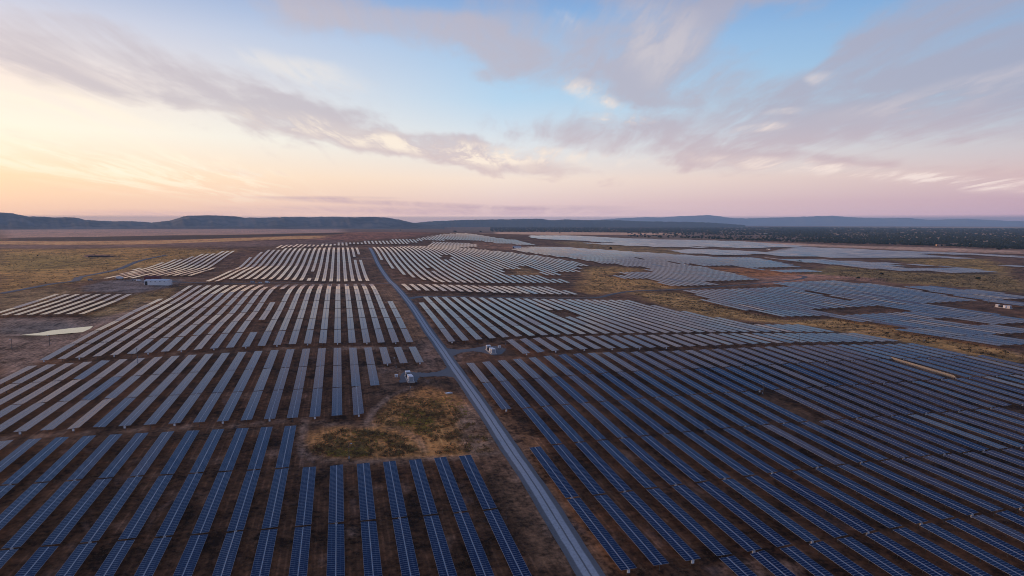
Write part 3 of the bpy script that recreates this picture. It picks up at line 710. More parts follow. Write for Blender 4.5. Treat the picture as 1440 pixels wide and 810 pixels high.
ridge('mountains', [(760, 313), (850, 308.5), (880, 306.5), (910, 305.3), (930, 305.8), (950, 304), (980, 303), (995, 302.3), (1010, 304), (1030, 306.5), (1050, 307.3), (1080, 306), (1120, 305.4), (1150, 304), (1170, 303.4), (1200, 305.6), (1240, 307),
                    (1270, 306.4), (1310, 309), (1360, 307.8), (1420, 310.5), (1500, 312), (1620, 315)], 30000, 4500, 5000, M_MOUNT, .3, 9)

# ------------------------------------------------------------------ solar trackers
NM, MPITCH, GAPC = 42, 1.016, 0.14          # modules along a table, their pitch, half the centre gap
TLEN = NM * MPITCH
MW, ML, MT = 2.02, 0.990, 0.055              # module length across the row, width along it, thickness
def module_mesh():
    v, f, mi, uv = [], [], [], []
    a, b = MW / 2, ML / 2; fr = 0.034
    v += [tuple(q) for q in box_v(-a, a, -b, b, -MT, 0)]
    for q in BOXF:
        f.append(tuple(q)); uv += [(0, 0)] * 4
    mi += [1, 0, 0, 0, 0, 0]
    n = len(v); v += [(-a + fr, -b + fr, .002), (a - fr, -b + fr, .002), (a - fr, b - fr, .002), (-a + fr, b - fr, .002)]
    f.append((n, n + 1, n + 2, n + 3)); mi.append(2); uv += [(0, 0), (1, 0), (1, 1), (0, 1)]
    return np.array(v), np.array(f), np.array(mi), np.array(uv)
mv, mf, mm, muv = module_mesh()
MODULE = np_mesh('solar_module', mv, mf, [M_FRAME, M_BACK, M_GLASS], mm, muv)
av, af, am, auv = [], [], [], []
for sx in (-1, 1):
    for k in range(NM):
        o = np.array([sx * (GAPC + MW / 2), (k + .5) * MPITCH - TLEN / 2, 0.0])
        af.append(mf + len(av) * len(mv)); av.append(mv + o); am.append(mm); auv.append(muv)
ARRAY = np_mesh('module_array', np.concatenate(av), np.concatenate(af), [M_FRAME, M_BACK, M_GLASS], np.concatenate(am), np.concatenate(auv))
TUBE = MB().box(-.075, .075, -TLEN / 2 + .02, TLEN / 2 - .02, -.20, -.045).mesh('torque_tube', M_TUBE, bevel=.02)
POST = MB().box(-.06, .06, -.09, .09, -PANEL_H - .6, -.2).box(-.14, .14, -.12, .12, -.32, -.2).mesh('post', M_STEEL)
CBOX = MB().box(-.35, .35, -.18, .18, -1.15, -.35).box(-.40, .40, -.22, .22, -.35, -.30).mesh('control_box', M_WHITE)

TABLES = []          # (row, y_south, block)
USED = {}
def add_table(row, y0, block):
    for a in USED.get(row, []):
        if abs(a - y0) < TLEN: return
    USED.setdefault(row, []).append(y0); TABLES.append((row, y0, block))
def strip(rows, y0, n, block, pitch=43.8, skip=()):
    for r in rows:
        for k in range(n):
            if (r, k) in skip: continue
            add_table(r, y0 + k * pitch + (pitch - TLEN) / 2, block)
strip(range(-17, -1), 150.6, 3, 'west')
strip(range(-1, 6), 150.6, 2, 'centre')
strip(range(-18, 6), 291.0, 3, 'lane_west', skip={(5, 0), (5, 1), (4, 0), (4, 1), (3, 0), (3, 1), (2, 0)})
strip(range(-18, 6), 435.0, 8, 'north_west', pitch=44.6, skip={(5, 4), (5, 5), (5, 6), (5, 7), (-6, 1), (-6, 4), (-6, 5), (-18, 6), (-18, 7), (-8, 7)})
EAST_EDGE = hits([(887, 421.5), (930, 430), (1000, 446), (1130, 457), (1240, 475), (1340, 491), (1440, 512)], PANEL_H)
ea = np.array(sorted(EAST_EDGE, key=lambda q: q[0]))
def east_ok(row, y1):
    x = X0 + S_ROW * row
    return y1 < np.interp(x, ea[:, 0], ea[:, 1], left=1e9, right=0) + 6 if x > ea[0, 0] else True
for row in range(8, 60):
    for k in range(-1, 5):
        y0 = 152.8 + k * 43.8
        if (row == 8 and k == 2) or (row < 11 and k == -1) or (row, k) in {(22, 2), (33, 1)}: continue
        if east_ok(row, y0 + 43): add_table(row, y0 + .4, 'east')
    if row >= 12 and east_ok(row, 424): add_table(row, 382.2, 'single')
    for k in range(5):
        y0 = 433.5 + k * 43.6
        if (row == 8 and k == 4) or (row, k) in {(20, 2), (21, 2)}: continue
        if east_ok(row, y0 + 43): add_table(row, y0 + .2, 'north_east')
def fill(pxs, block, holes=(), pitch=43.9, slack=.35):
    poly = hits(pxs, PANEL_H); hl = [hits(h, PANEL_H) for h in holes]
    xs = [p[0] for p in poly]
    for row in range(int((min(xs) - X0) / S_ROW) - 1, int((max(xs) - X0) / S_ROW) + 2):
        x = X0 + S_ROW * row + .01; cr = []
        for k in range(len(poly)):
            (x1, y1), (x2, y2) = poly[k], poly[(k + 1) % len(poly)]
            if (x1 > x) != (x2 > x): cr.append(y1 + (y2 - y1) * (x - x1) / (x2 - x1))
        cr.sort()
        for a, b in zip(cr[::2], cr[1::2]):
            base = math.ceil((a - slack * pitch) / pitch) * pitch       # ends line up from row to row
            y = base
            while y + TLEN < b + slack * pitch:
                if not any(in_poly(np.array([x]), np.array([y + TLEN / 2]), h)[0] for h in hl): add_table(row, y, block)
                y += pitch
fill([(283, 394.3), (322, 379), (341, 366.5), (352, 360.5), (378, 351), (440, 348.5), (486, 347.2), (506, 347.2), (513, 361), (523, 394.8)], 'far', holes=[[(432, 386), (446, 379), (447, 388), (436, 391)], [(497, 359.5), (516, 359.5), (518, 364.5), (497, 364.5)], [(512, 368), (526, 368), (530, 386), (516, 386)]])
fill([(383, 349.5), (400, 344), (440, 343.5), (440, 347.3)], 'far')
fill([(440, 347.2), (480, 344.6), (530, 343.8), (590, 341.8), (588, 336.5), (540, 337.5), (480, 341.2), (440, 344)], 'far')
fill([(560, 397.3), (700, 399.7), (765, 400.8), (823, 414.5), (760, 413.8), (580, 410.5)], 'far')
fill([(590, 391), (690, 388), (760, 388.4), (815, 397), (740, 398.4), (680, 398), (612, 396.6)], 'far')
fill([(522, 347.3), (560, 346), (600, 345.3), (660, 349), (720, 355), (760, 360), (800, 366), (827, 374), (816, 378), (818, 383), (808, 384), (760, 387), (725, 387), (690, 387), (650, 388), (592, 389.8), (575, 389.5), (537, 366.5), (532, 362)], 'far',
     holes=[[(712, 379), (740, 374.5), (772, 387.5), (712, 386.8)], [(619, 359), (632, 359), (636, 365), (622, 365)], [(598, 376), (606, 376), (609, 383), (600, 383)]])
fill([(600, 345.2), (606, 340.5), (640, 340.2), (670, 343), (669, 347), (640, 348.6)], 'far')
fill([(575, 338.5), (600, 333.5), (620, 329.3), (655, 328), (690, 333), (730, 338), (757, 345), (735, 344.2), (700, 342), (668, 338), (640, 337.5), (600, 338.5)], 'far')
fill([(716, 350.5), (740, 347), (770, 347.5), (830, 354), (880, 361), (950, 369.5), (990, 375), (1010, 380), (1075, 393), (1000, 399), (960, 400.5), (945, 403), (905, 391), (870, 390), (850, 387), (880, 382.5), (900, 380.5), (925, 378), (885, 374), (850, 371), (800, 362.5), (750, 356.5)], 'far')
fill([(765, 346.7), (800, 347.5), (880, 353), (1000, 360.5), (1060, 362), (1130, 374), (1060, 375.8), (1000, 374), (960, 370.4), (900, 363.4), (850, 357.6), (800, 351)], 'far')
fill([(1050, 377), (1100, 379), (1140, 379.5), (1168, 382.5), (1130, 384), (1105, 383.5)], 'far')
fill([(745, 331), (800, 331), (880, 335), (960, 337), (1040, 339), (1100, 343.5), (1150, 346.5), (1050, 349), (1000, 347), (900, 343), (815, 338.5), (745, 335)], 'far')
fill([(815, 341.7), (870, 341.3), (960, 345.3), (1000, 348.7), (900, 346.2)], 'far')
fill([(937, 351), (990, 350.4), (1060, 353), (1100, 357), (1020, 358.5), (960, 356.2)], 'far')
fill([(1070, 355.5), (1120, 347), (1200, 349.5), (1260, 353.5), (1300, 358), (1380, 364), (1290, 362), (1200, 362.5), (1130, 361), (1090, 359.5)], 'far')
fill([(1080, 362.7), (1160, 365), (1200, 367), (1290, 371.5), (1360, 377), (1420, 384), (1290, 382), (1220, 377), (1160, 371), (1110, 367)], 'far', holes=[[(1260, 371.5), (1330, 375), (1320, 378), (1262, 375.5)]])
fill([(1200, 350.5), (1330, 354.5), (1440, 360), (1440, 362.5), (1370, 358.5), (1250, 355.5)], 'far')
fill([(1395, 372.5), (1440, 370.5), (1440, 375.5)], 'far')
fill([(965, 407), (1060, 401.5), (1175, 394.7), (1260, 401.5), (1370, 421.5), (1300, 424.5), (1240, 431), (1170, 439.5), (1105, 446), (1060, 435), (1040, 434), (1000, 426)], 'far', holes=[[(1150, 411), (1190, 419), (1186, 422), (1146, 413)]])
fill([(1163, 442), (1240, 434), (1300, 427.5), (1362, 432), (1395, 440), (1440, 441), (1440, 494), (1380, 483), (1320, 475), (1250, 458), (1210, 454)], 'far', holes=[[(1320, 447), (1340, 446), (1382, 457), (1370, 459)]])
fill([(1250, 400), (1300, 401.5), (1440, 412.5), (1440, 430), (1400, 425), (1330, 412.5)], 'far')
fill([(145, 391), (190, 378), (240, 366), (300, 355), (337, 351.7), (310, 370), (276, 386), (240, 389)], 'far')
# the separate block by the pond
lb = [(-29, 2.9), (-28, 3.1), (-27, 3.2), (-26, 3.2), (-25, 3.3), (-24, 3.3), (-23, 3.3), (-22, 3.3)]
for r, n in lb:
    for k in range(3): add_table(r, 606 + k * 44.0, 'pond')
print('tables', len(TABLES))

T = np.array([(X0 + S_ROW * r, y) for r, y, _ in TABLES])
ys = T[:, 1]; za = height(T[:, 0], ys + 1.0); zb = height(T[:, 0], ys + TLEN - 1.0); zm = height(T[:, 0], ys + TLEN / 2)
slope = np.arctan2(zb - za, TLEN - 2.0)
zc_ = np.maximum((za + zb) / 2, zm - .3)
nT = len(TABLES); trg = np.random.default_rng(21)
# the control follows the ground block by block: flat in the west, steeper in the east
tn = np.interp(T[:, 0], [-20, 60, 140, 300, 450, 700, 1500], [0.2, 1.4, 4.4, 5.2, 7.2, 7.0, 5.0]); tf = np.interp(T[:, 0], [150, 350, 500, 900], [0.2, 1.2, 5.0, 5.5])
tk = np.clip((T[:, 1] - 420) / 350, 0, 1); tk = np.where(T[:, 0] > 380, np.clip((T[:, 1] - 700) / 300, 0, 1), tk); tmean = tn * (1 - tk) + tf * tk
tilt = -np.radians(tmean + np.where(trg.random(nT) < .6, trg.normal(0, 1.0, nT), trg.normal(0, 2.9, nT)) * np.interp(T[:, 1], [300, 900], [1, .75]))   # negative: faces west (left)
ODD = next(i for i, t in enumerate(TABLES) if t[0] == 35 and 280 < t[1] < 300)
tilt[ODD] = math.radians(38)
# rank by how large each shows
def corners(i):
    x, y = T[i]; c = []
    for dx_ in (-2.1, 2.1):
        for dy_, z in ((0, za[i]), (TLEN, zb[i])): c.append(project(x + dx_, y + dy_, z + PANEL_H))
    return c
area = np.zeros(nT); near = np.zeros(nT); shown = np.zeros(nT, bool)
for i in range(nT):
    c = corners(i); q = [(float(p[0]), float(p[1])) for p in (c[0], c[1], c[3], c[2])]
    if min(p[2] for p in c) < 5: continue
    A = abs(sum(q[k][0] * q[(k + 1) % 4][1] - q[(k + 1) % 4][0] * q[k][1] for k in range(4))) / 2
    m = 0
    for s in np.linspace(0, 1, 9):
        for w in (0, .5, 1):
            px = (q[0][0] * (1 - w) + q[3][0] * w) * (1 - s) + (q[1][0] * (1 - w) + q[2][0] * w) * s
            py = (q[0][1] * (1 - w) + q[3][1] * w) * (1 - s) + (q[1][1] * (1 - w) + q[2][1] * w) * s
            m += (-2 < px < 1442) and (-2 < py < 812)
    area[i] = A * m / 27.0; near[i] = float(np.mean([p[2] for p in c])); shown[i] = m > 0
order = [int(i) for i in np.argsort(-area) if shown[i]]
single = set(order[:299]) | {ODD}
BL = {'west': ('blue two-column solar tracker in the rows west of the dry scrub patch', 'trackers west of the scrub patch'),
      'centre': ('dark blue solar tracker in the short rows between the dry scrub and the gravel road', 'trackers south of the scrub patch'),
      'lane_west': ('solar tracker in the three-table rows between two dirt lanes west of the road', 'trackers between the two western lanes'),
      'north_west': ('pale reflecting solar tracker in the long rows behind the western dirt lane', 'trackers behind the western lane'),
      'east': ('dark blue solar tracker in the long rows directly east of the gravel road', 'trackers east of the gravel road'),
      'single': ('solar tracker in the one-table-deep strip between two eastern dirt lanes', 'trackers in the eastern one-table strip'),
      'north_east': ('solar tracker in the eastern rows behind the one-table-deep strip', 'trackers behind the eastern strip'),
      'pond': ('pale solar tracker in the small separate block beside the pond', 'trackers beside the pond'),
      'far': ('small pale solar tracker in the distant rows beyond the cross road', 'trackers in the distant blocks')}
_ones = 'first second third fourth fifth sixth seventh eighth ninth tenth eleventh twelfth thirteenth fourteenth fifteenth sixteenth seventeenth eighteenth nineteenth'.split()
def ordinal(n):
    if n < 20: return _ones[n - 1]
    t = {2: 'twent', 3: 'thirt', 4: 'fort', 5: 'fift'}[n // 10]
    return t + 'ieth' if n % 10 == 0 else t + 'y-' + _ones[n % 10 - 1]
def tracker_label(row, y0, blk):
    if blk == 'west': return 'blue solar tracker, %s from the lane, %s row west of the scrub' % (ordinal(3 - round((y0 - 150.6) / 43.8)), ordinal(-1 - row))
    if blk == 'centre': return 'dark blue solar tracker, %s from scrub, %s row west of the road' % (ordinal(2 - round((y0 - 150.6) / 43.8)), ordinal(6 - row))
    if blk == 'lane_west': return 'solar tracker between two lanes, %s from far lane, %s row west of road' % (ordinal(3 - round((y0 - 291) / 43.8)), ordinal(6 - row))
    if blk == 'north_west': return 'pale solar tracker, %s behind the western lane, %s row from the road' % (ordinal(1 + round((y0 - 435) / 44.6)), ordinal(6 - row))
    if blk == 'east': return 'dark blue solar tracker, %s from the lane, %s row east of the road' % (ordinal(5 - round((y0 - 153) / 43.8)), ordinal(row - 7))
    if blk == 'single': return 'solar tracker, %s in the one-table strip between the eastern dirt lanes' % ordinal(row - 11)
    if blk == 'north_east': return 'solar tracker, %s behind the eastern strip, %s row from the road' % (ordinal(1 + round((y0 - 433.5) / 43.6)), ordinal(row - 7))
    return BL[blk][0]
def rank_mod(i): return near[i] < 215
nmod = 0
for i in order:
    if i not in single: continue
    row, y0, blk = TABLES[i]
    e = link('solar_tracker', None, None, (T[i, 0], y0 + TLEN / 2, zc_[i]), (slope[i], 0, 0))
    e.empty_display_size = 1.0
    if i == ODD: tag(e, 'solar tracker stuck at a steep tilt, its pale backs glowing orange in the sunset', 'solar tracker', 'trackers east of the gravel road')
    else: tag(e, tracker_label(row, y0, blk), 'solar tracker', BL[blk][1])
    t = float(tilt[i])
    if rank_mod(i):
        nmod += 1; ct, sn = math.cos(t), math.sin(t)
        for sx in (-1, 1):
            ox = sx * (GAPC + MW / 2)
            for k in range(NM):
                link('solar_module', MODULE, e, (ox * ct, (k + .5) * MPITCH - TLEN / 2, PANEL_H - ox * sn), (0, t + random.gauss(0, .0016), 0))
    else:
        tag(link('module_array', ARRAY, e, (0, 0, PANEL_H), (0, t, 0)), kind='stuff')
    link('torque_tube', TUBE, e, (0, 0, PANEL_H), (0, t, 0))
    for k in range(6):
        yy = -TLEN / 2 + 1.2 + k * (TLEN - 2.4) / 5
        link('post', POST, e, (0, yy, PANEL_H), (-slope[i], 0, 0))
    if (row + (1 if blk in ('west', 'lane_west') else 0)) % 2 == 0: link('control_box', CBOX, e, (0, -TLEN / 2 + .25, PANEL_H))
print('single trackers', len(single), 'with modules', nmod)
# all the rest: one mesh of real tables
rest = np.array([i for i in range(nT) if i not in single and (shown[i] or near[i] > 150)])
def rest_mesh(sel):
    V, Fc, MI, UV = [], [], [], []; nv = 0
    n = len(sel); cx = T[sel, 0]; cyy = T[sel, 1] + TLEN / 2; cz = zc_[sel] + PANEL_H; t = tilt[sel]; sl = slope[sel]
    def place(box):           # box local coords -> world for every table
        b = np.repeat(box[None], n, 0)
        x = b[..., 0] * np.cos(t)[:, None] + b[..., 2] * np.sin(t)[:, None]; z = -b[..., 0] * np.sin(t)[:, None] + b[..., 2] * np.cos(t)[:, None]
        y = b[..., 1] * np.cos(sl)[:, None] - z * np.sin(sl)[:, None]; z2 = b[..., 1] * np.sin(sl)[:, None] + z * np.cos(sl)[:, None]
        return np.stack([x + cx[:, None], y + cyy[:, None], z2 + cz[:, None]], -1)
    fuv = np.zeros((6, 4, 2)); fuv[1] = [(0, 0), (1, 0), (1, NM), (0, NM)]
    for sx in (-1, 1):
        lo, hi = sorted((sx * GAPC, sx * (GAPC + MW)))
        P = place(box_v(lo, hi, -TLEN / 2, TLEN / 2, -.035, 0)); V.append(P.reshape(-1, 3))
        Fc.append((BOXF[None] + (np.arange(n) * 8)[:, None, None] + nv).reshape(-1, 4)); nv += 8 * n
        MI.append(np.tile([1, 2, 0, 0, 0, 0], n)); UV.append(np.tile(fuv.reshape(-1, 2), (n, 1)))
    P = place(box_v(-.075, .075, -TLEN / 2, TLEN / 2, -.2, -.045)); V.append(P.reshape(-1, 3))
    Fc.append((BOXF[None] + (np.arange(n) * 8)[:, None, None] + nv).reshape(-1, 4)); nv += 8 * n
    MI.append(np.tile([3] * 6, n)); UV.append(np.zeros((n * 24, 2)))
    for yy in np.linspace(-TLEN / 2 + 1.2, TLEN / 2 - 1.2, 5):
        P = place(box_v(-.08, .08, yy - .09, yy + .09, -PANEL_H - .6, -.2)); V.append(P.reshape(-1, 3))
        Fc.append((BOXF[None] + (np.arange(n) * 8)[:, None, None] + nv).reshape(-1, 4)); nv += 8 * n
        MI.append(np.tile([4] * 6, n)); UV.append(np.zeros((n * 24, 2)))
    return np_mesh('solar_tracker_rows', np.concatenate(V), np.concatenate(Fc), [M_FRAME, M_BACK, M_GLASS_FAR, M_TUBE, M_STEEL], np.concatenate(MI), np.concatenate(UV))
tag(link('solar_tracker_rows', rest_mesh(rest)), 'distant rows of pale solar trackers covering the rolling plain', 'solar trackers', kind='stuff')

# ------------------------------------------------------------------ equipment and buildings
def at_px(px, py): 
    x, y = hit(px, py); return x, y, gz(x, y)
HEAD_ROW = 0.0
CAB = MB().box(-1.2, 1.2, -1.5, 1.5, .35, 2.75).mesh('cabinet', M_WHITE, bevel=.04)
CABROOF = MB().box(-1.28, 1.28, -1.58, 1.58, 2.752, 2.86).mesh('cabinet_roof', M_WHITE, bevel=.02)
LOUV = MB()
for q in range(7): LOUV.box(-1.26, -1.203, -1.1, 1.1, .8 + q * .24, .93 + q * .24)
LOUV = LOUV.mesh('louvre', M_GREYP)
CDOOR = MB().box(-.9, .9, -1.56, -1.503, .5, 2.55).box(-.02, .02, -1.575, -1.56, .5, 2.55).mesh('cabinet_door', M_GREYP)
SKID = MB().box(-1.75, 1.75, -8, 8, -.6, .22).box(-1.7, -1.5, -7.9, 7.9, .22, .35).box(1.5, 1.7, -7.9, 7.9, .22, .35).mesh('skid', M_OFFW)
TRAFO = MB().box(-1.0, 1.0, -1.1, 1.1, .35, 1.9)
for q in range(9): TRAFO.box(-1.35, -1.003, -1.0 + q * .24, -.92 + q * .24, .6, 1.75).box(1.003, 1.35, -1.0 + q * .24, -.92 + q * .24, .6, 1.75)
for q in (-.5, 0, .5): TRAFO.cyl((q, 0, 1.9), (q, 0, 2.35), .07, .04)
TRAFO = TRAFO.mesh('transformer', M_DARK)
SWG = MB().box(-1.15, 1.15, -1.2, 1.2, .35, 2.5).box(-1.22, 1.22, -1.27, 1.27, 2.502, 2.6).mesh('switchgear', M_WHITE, bevel=.02)
def station(px, py, rot, label, group='inverter stations', detail=True):
    x, y, z = at_px(px, py)
    e = tag(link('inverter_station', None, None, (x, y, z + .1), (0, 0, rot)), label, 'inverter station', group)
    link('skid', SKID, e)
    for yy in (-5.9, 5.9):
        c = link('inverter_cabinet', CAB, e, (0, yy, 0)); link('roof', CABROOF, c); link('louvre', LOUV, c); link('door', CDOOR, c)
    link('transformer', TRAFO, e, (0, 2.6, 0)); link('switchgear', SWG, e, (0, -1.6, 0))
    return e
station(575.5, 533, math.radians(2), 'white inverter station on a pale skid beside the dry scrub patch')
station(690, 494.5, math.radians(2), 'white inverter station on a skid where the eastern gravel spur ends')
station(1411, 433, math.radians(2), 'white inverter station in the lane of the far eastern blocks')
station(846, 358.8, 0, 'tiny white inverter station in the distant lane beyond the golden grass')
station(966, 374.4, 0, 'tiny white inverter station in front of the long mauve block')
station(1081, 351.3, 0, 'tiny white inverter station among the farthest eastern blocks')
station(1262, 354.6, 0, 'tiny white inverter station at the edge of the far olive meadow')
KB = MB().box(-.8, .8, -.5, .5, 1.1, 2.3).box(-.9, .9, -.6, .6, 2.302, 2.38).mesh('housing', M_WHITE, bevel=.03)
KL = MB().box(-.06, .06, -.06, .06, -.5, 1.1).mesh('leg', M_STEEL)
KP = MB().box(-.5, .5, -.53, -.503, 1.25, 2.1).mesh('panel_door', M_GREYP)
for px, py, lab in [(557.5, 533, 'small white cabinet on legs west of the scrub-side inverter station'), (702.3, 491.5, 'small white cabinet on legs behind the eastern inverter station')]:
    x, y, z = at_px(px, py); e = tag(link('weather_cabinet', None, None, (x, y, z)), lab, 'cabinet', 'cabinets on legs')
    link('housing', KB, e); link('door', KP, e)
    for a in (-.7, .7):
        for b_ in (-.4, .4): link('leg', KL, e, (a, b_, 0))
# concrete slab lid lying in the scrub
x, y, z = at_px(631, 553)
e = tag(link('concrete_slab', None, None, (x, y, z), (0, 0, .3)), 'pale concrete slab lying in the dry scrub beside the gravel road', 'slab')
link('slab', MB().box(-1.7, 1.7, -1.2, 1.2, -.3, .28).mesh('slab', M_OFFW, bevel=.05), e)
link('lid', MB().box(-.9, .4, -.6, .6, .283, .36).mesh('lid', M_WHITE, bevel=.02), e)
# camera masts
MAST = MB().cyl((0, 0, -.5), (0, 0, 7.0), .13, .08, 8).mesh('pole', M_STEEL)
MASTD = MB().cyl((0, 0, -.5), (0, 0, 7.0), .16, .11, 8).mesh('pole', M_WOOD)
ARM = MB().box(-.05, .9, -.05, .05, 6.75, 6.85).mesh('arm', M_STEEL)
CAMB = MB().box(.6, 1.1, -.14, .14, 6.45, 6.75).cyl((1.1, 0, 6.6), (1.2, 0, 6.6), .09).mesh('camera_box', M_WHITE)
JB = MB().box(-.25, .25, -.35, -.12, 1.2, 1.9).mesh('junction_box', M_GREYP)
for k, (px, py, dark, lab) in enumerate([
        (491, 649, 0, 'thin camera mast at the front edge of the dry scrub patch'), (576.5, 549, 0, 'thin camera mast just in front of the scrub-side inverter station'),
        (710.5, 487.5, 0, 'thin camera mast behind the eastern inverter station'), (1073, 557.5, 0, 'thin camera mast in the gap of a missing tracker'),
        (1124, 484.5, 0, 'thin camera mast at the lane east of the one-table strip'), (1299, 481.5, 0, 'tall thin camera mast in the olive grass strip'),
        (1187.5, 421, 0, 'thin camera mast in the slot of the far eastern block'), (70, 486, 1, 'dark utility pole standing in front of the pond'),
        (17, 492, 1, 'dark utility pole on the bare grey flat near the pond'), (181.5, 436, 1, 'dark utility pole on the brown grass by the small block'),
        (241, 404, 1, 'dark utility pole beside the long white warehouse'), (193, 506, 1, 'thin pole in the lane behind the western block'),
        (557, 520, 0, 'thin camera mast beside the white cabinet on legs'), (1390, 427, 0, 'thin camera mast beside the far eastern inverter station')]):
    x, y, z = at_px(px, py)
    e = tag(link('camera_mast' if not dark else 'utility_pole', None, None, (x, y, z), (0, 0, k * 1.3)), lab, 'mast' if not dark else 'pole', 'camera masts' if not dark else 'utility poles')
    link('pole', MASTD if dark else MAST, e); link('arm', ARM, e); link('camera_box', CAMB, e); link('junction_box', JB, e)
# yard by the western road: warehouse, truck, parked vehicles
def hall(name, px, py, length, depth, hgt, rot, wall, roofm, label, cat, door=True, red=False):
    x, y, z = at_px(px, py); e = tag(link(name, None, None, (x, y, z), (0, 0, rot)), label, cat)
    a, b_ = length / 2, depth / 2
    link('wall', MB().box(-a, a, -b_, b_, -1.2, hgt).mesh('wall', wall), e)
    r = link('roof', MB().prism([(-b_ - .25, hgt + .003), (b_ + .25, hgt + .003), (0, hgt + depth * .10)], -a - .25, a + .25).mesh('roof', roofm), e, None, (0, 0, -math.pi / 2))
    link('ridge_vent', MB().box(-.3, .3, -a * .6, a * .6, hgt + depth * .095, hgt + depth * .10 + .35).mesh('ridge_vent', roofm), r)
    if door:
        link('door', MB().box(-a + .6, -a + 3.2, -b_ - .06, -b_ - .003, .1, min(4.2, hgt - .6)).mesh('door', M_DARK), e)
        for q in range(int(length // 5) - 1):
            w = link('window', MB().box(-a + 6 + q * 5, -a + 7.6 + q * 5, -b_ - .05, -b_ - .003, hgt - 1.7, hgt - .9).mesh('window', M_GREYP), e)
    return e
hall('warehouse', 223, 400.5, 26, 9, 5.2, -TH + .0, M_WHITE, M_WHITE, 'long white warehouse with a dark end door beside the western gravel road', 'warehouse')
hall('storage_shed', 215, 393.4, 17, 7, 4.0, -TH, M_RED, M_RED, 'low oxide red shed standing behind the long white warehouse', 'shed', door=False)
hall('warehouse', 727, 349.3, 20, 10, 5.0, -TH, M_WHITE, M_GREYP, 'small white warehouse between distant solar blocks on the hillside', 'warehouse')
hall('farmhouse', 1340, 345.4, 22, 9, 7.5, -TH - .2, M_TAN, M_TILE, 'tan farmhouse with dark tile roof at the forest edge', 'farmhouse')
hall('farm_barn', 1329, 346.2, 16, 8, 5.0, -TH, M_TAN, M_TILE, 'low tan barn between the farmhouse and the pale annex', 'barn')
hall('farm_annex', 1319.5, 346.0, 13, 8, 5.5, -TH, M_TAN, M_TILE, 'small pale tan annex at the end of the farm buildings', 'annex')
hall('cottage', 1077, 329.6, 18, 9, 6, -TH, M_WHITE, M_TILE, 'tiny white cottage in the pale clearing before the forest', 'cottage', door=False)
WHEEL = MB().cyl((-.12, 0, 0), (.12, 0, 0), .36, .36, 12).mesh('wheel', M_RUBBER)
def vehicle(px, py, rot, kind, mat, label):
    x, y, z = at_px(px, py); z += .1
    e = tag(link({'car': 'parked_car', 'van': 'parked_van', 'truck': 'box_truck'}[kind], None, None, (x, y, z), (0, 0, rot)), label, {'car': 'car', 'van': 'van', 'truck': 'truck'}[kind], 'vehicles in the yards')
    if kind == 'car':
        link('body', MB().prism([(-2.1, .35), (2.1, .35), (2.15, .8), (1.1, .95), (-2.1, .98)], -.85, .85).mesh('body', mat, bevel=.05), e)
        link('cabin', MB().prism([(-1.75, .99), (1.0, .96), (.35, 1.48), (-1.3, 1.5)], -.74, .74).mesh('cabin', M_DARK), e)
        w, wy, r = 1.3, .82, 1
    elif kind == 'van':
        link('body', MB().prism([(-2.5, .4), (2.5, .4), (2.55, 1.0), (1.9, 1.3), (1.4, 2.2), (-2.5, 2.25)], -.95, .95).mesh('body', mat, bevel=.05), e)
        link('windscreen', MB().prism([(1.93, 1.32), (1.46, 2.12), (1.5, 2.14), (1.97, 1.34)], -.8, .8).mesh('windscreen', M_DARK), e)
        w, wy, r = 1.6, .9, 1
    else:
        link('cargo_box', MB().box(-4.2, 1.2, -1.25, 1.25, 1.0, 3.6).mesh('cargo_box', mat, bevel=.04), e)
        link('cab', MB().prism([(1.35, .6), (3.4, .6), (3.4, 1.7), (3.0, 2.9), (1.35, 2.9)], -1.2, 1.2).mesh('cab', mat, bevel=.05), e)
        link('windscreen', MB().prism([(3.42, 1.75), (3.06, 2.75), (3.09, 2.77), (3.45, 1.77)], -1.05, 1.05).mesh('windscreen', M_DARK), e)
        link('chassis', MB().box(-4.1, 3.2, -.5, .5, .55, .95).mesh('chassis', M_DARK), e)
        w, wy, r = 2.6, 1.1, 1.35
    for a in (-w, w):
        for b_ in (-wy, wy):
            o = link('wheel', WHEEL, e, (a, b_, .36 * r), (0, 0, math.pi / 2)); o.scale = (1, r, r)
vehicle(169, 393.2, .2, 'truck', M_WHITE, 'white box truck parked in the yard left of the warehouse')
vehicle(188, 394.5, .1, 'car', M_WHITE, 'small white car parked between the box truck and the white van')
vehicle(195, 395.6, .4, 'van', M_WHITE, 'white van parked just left of the red shed')
vehicle(127, 394.8, .3, 'van', M_GREYP, 'grey van stopped where the gravel track enters the yard')
vehicle(355.5, 398.0, -TH, 'van', M_GREYP, 'grey van leading the row parked on the cross road')
vehicle(365.5, 398.0, -TH + .05, 'car', M_WHITE, 'white car in the middle of the row on the cross road')
vehicle(376, 398.0, -TH, 'van', M_WHITE, 'white van at the end of the row on the cross road')
# low stone ruin in the western meadow
x, y, z = at_px(148, 361)
e = tag(link('stone_wall', None, None, (x, y, z), (0, 0, -TH)), 'low dark stone wall running across the western meadow', 'wall')
for q in range(16):
    link('stone', MB().box(-30 + q * 3.8, -26.3 + q * 3.8, -1.2, 1.2, -1.5, 1.6 + .5 * math.sin(q * 2.3)).mesh('stone', plain('dark_stone', (.06, .045, .045), .9) if q == 0 else bpy.data.materials['dark_stone'], bevel=.2), e)

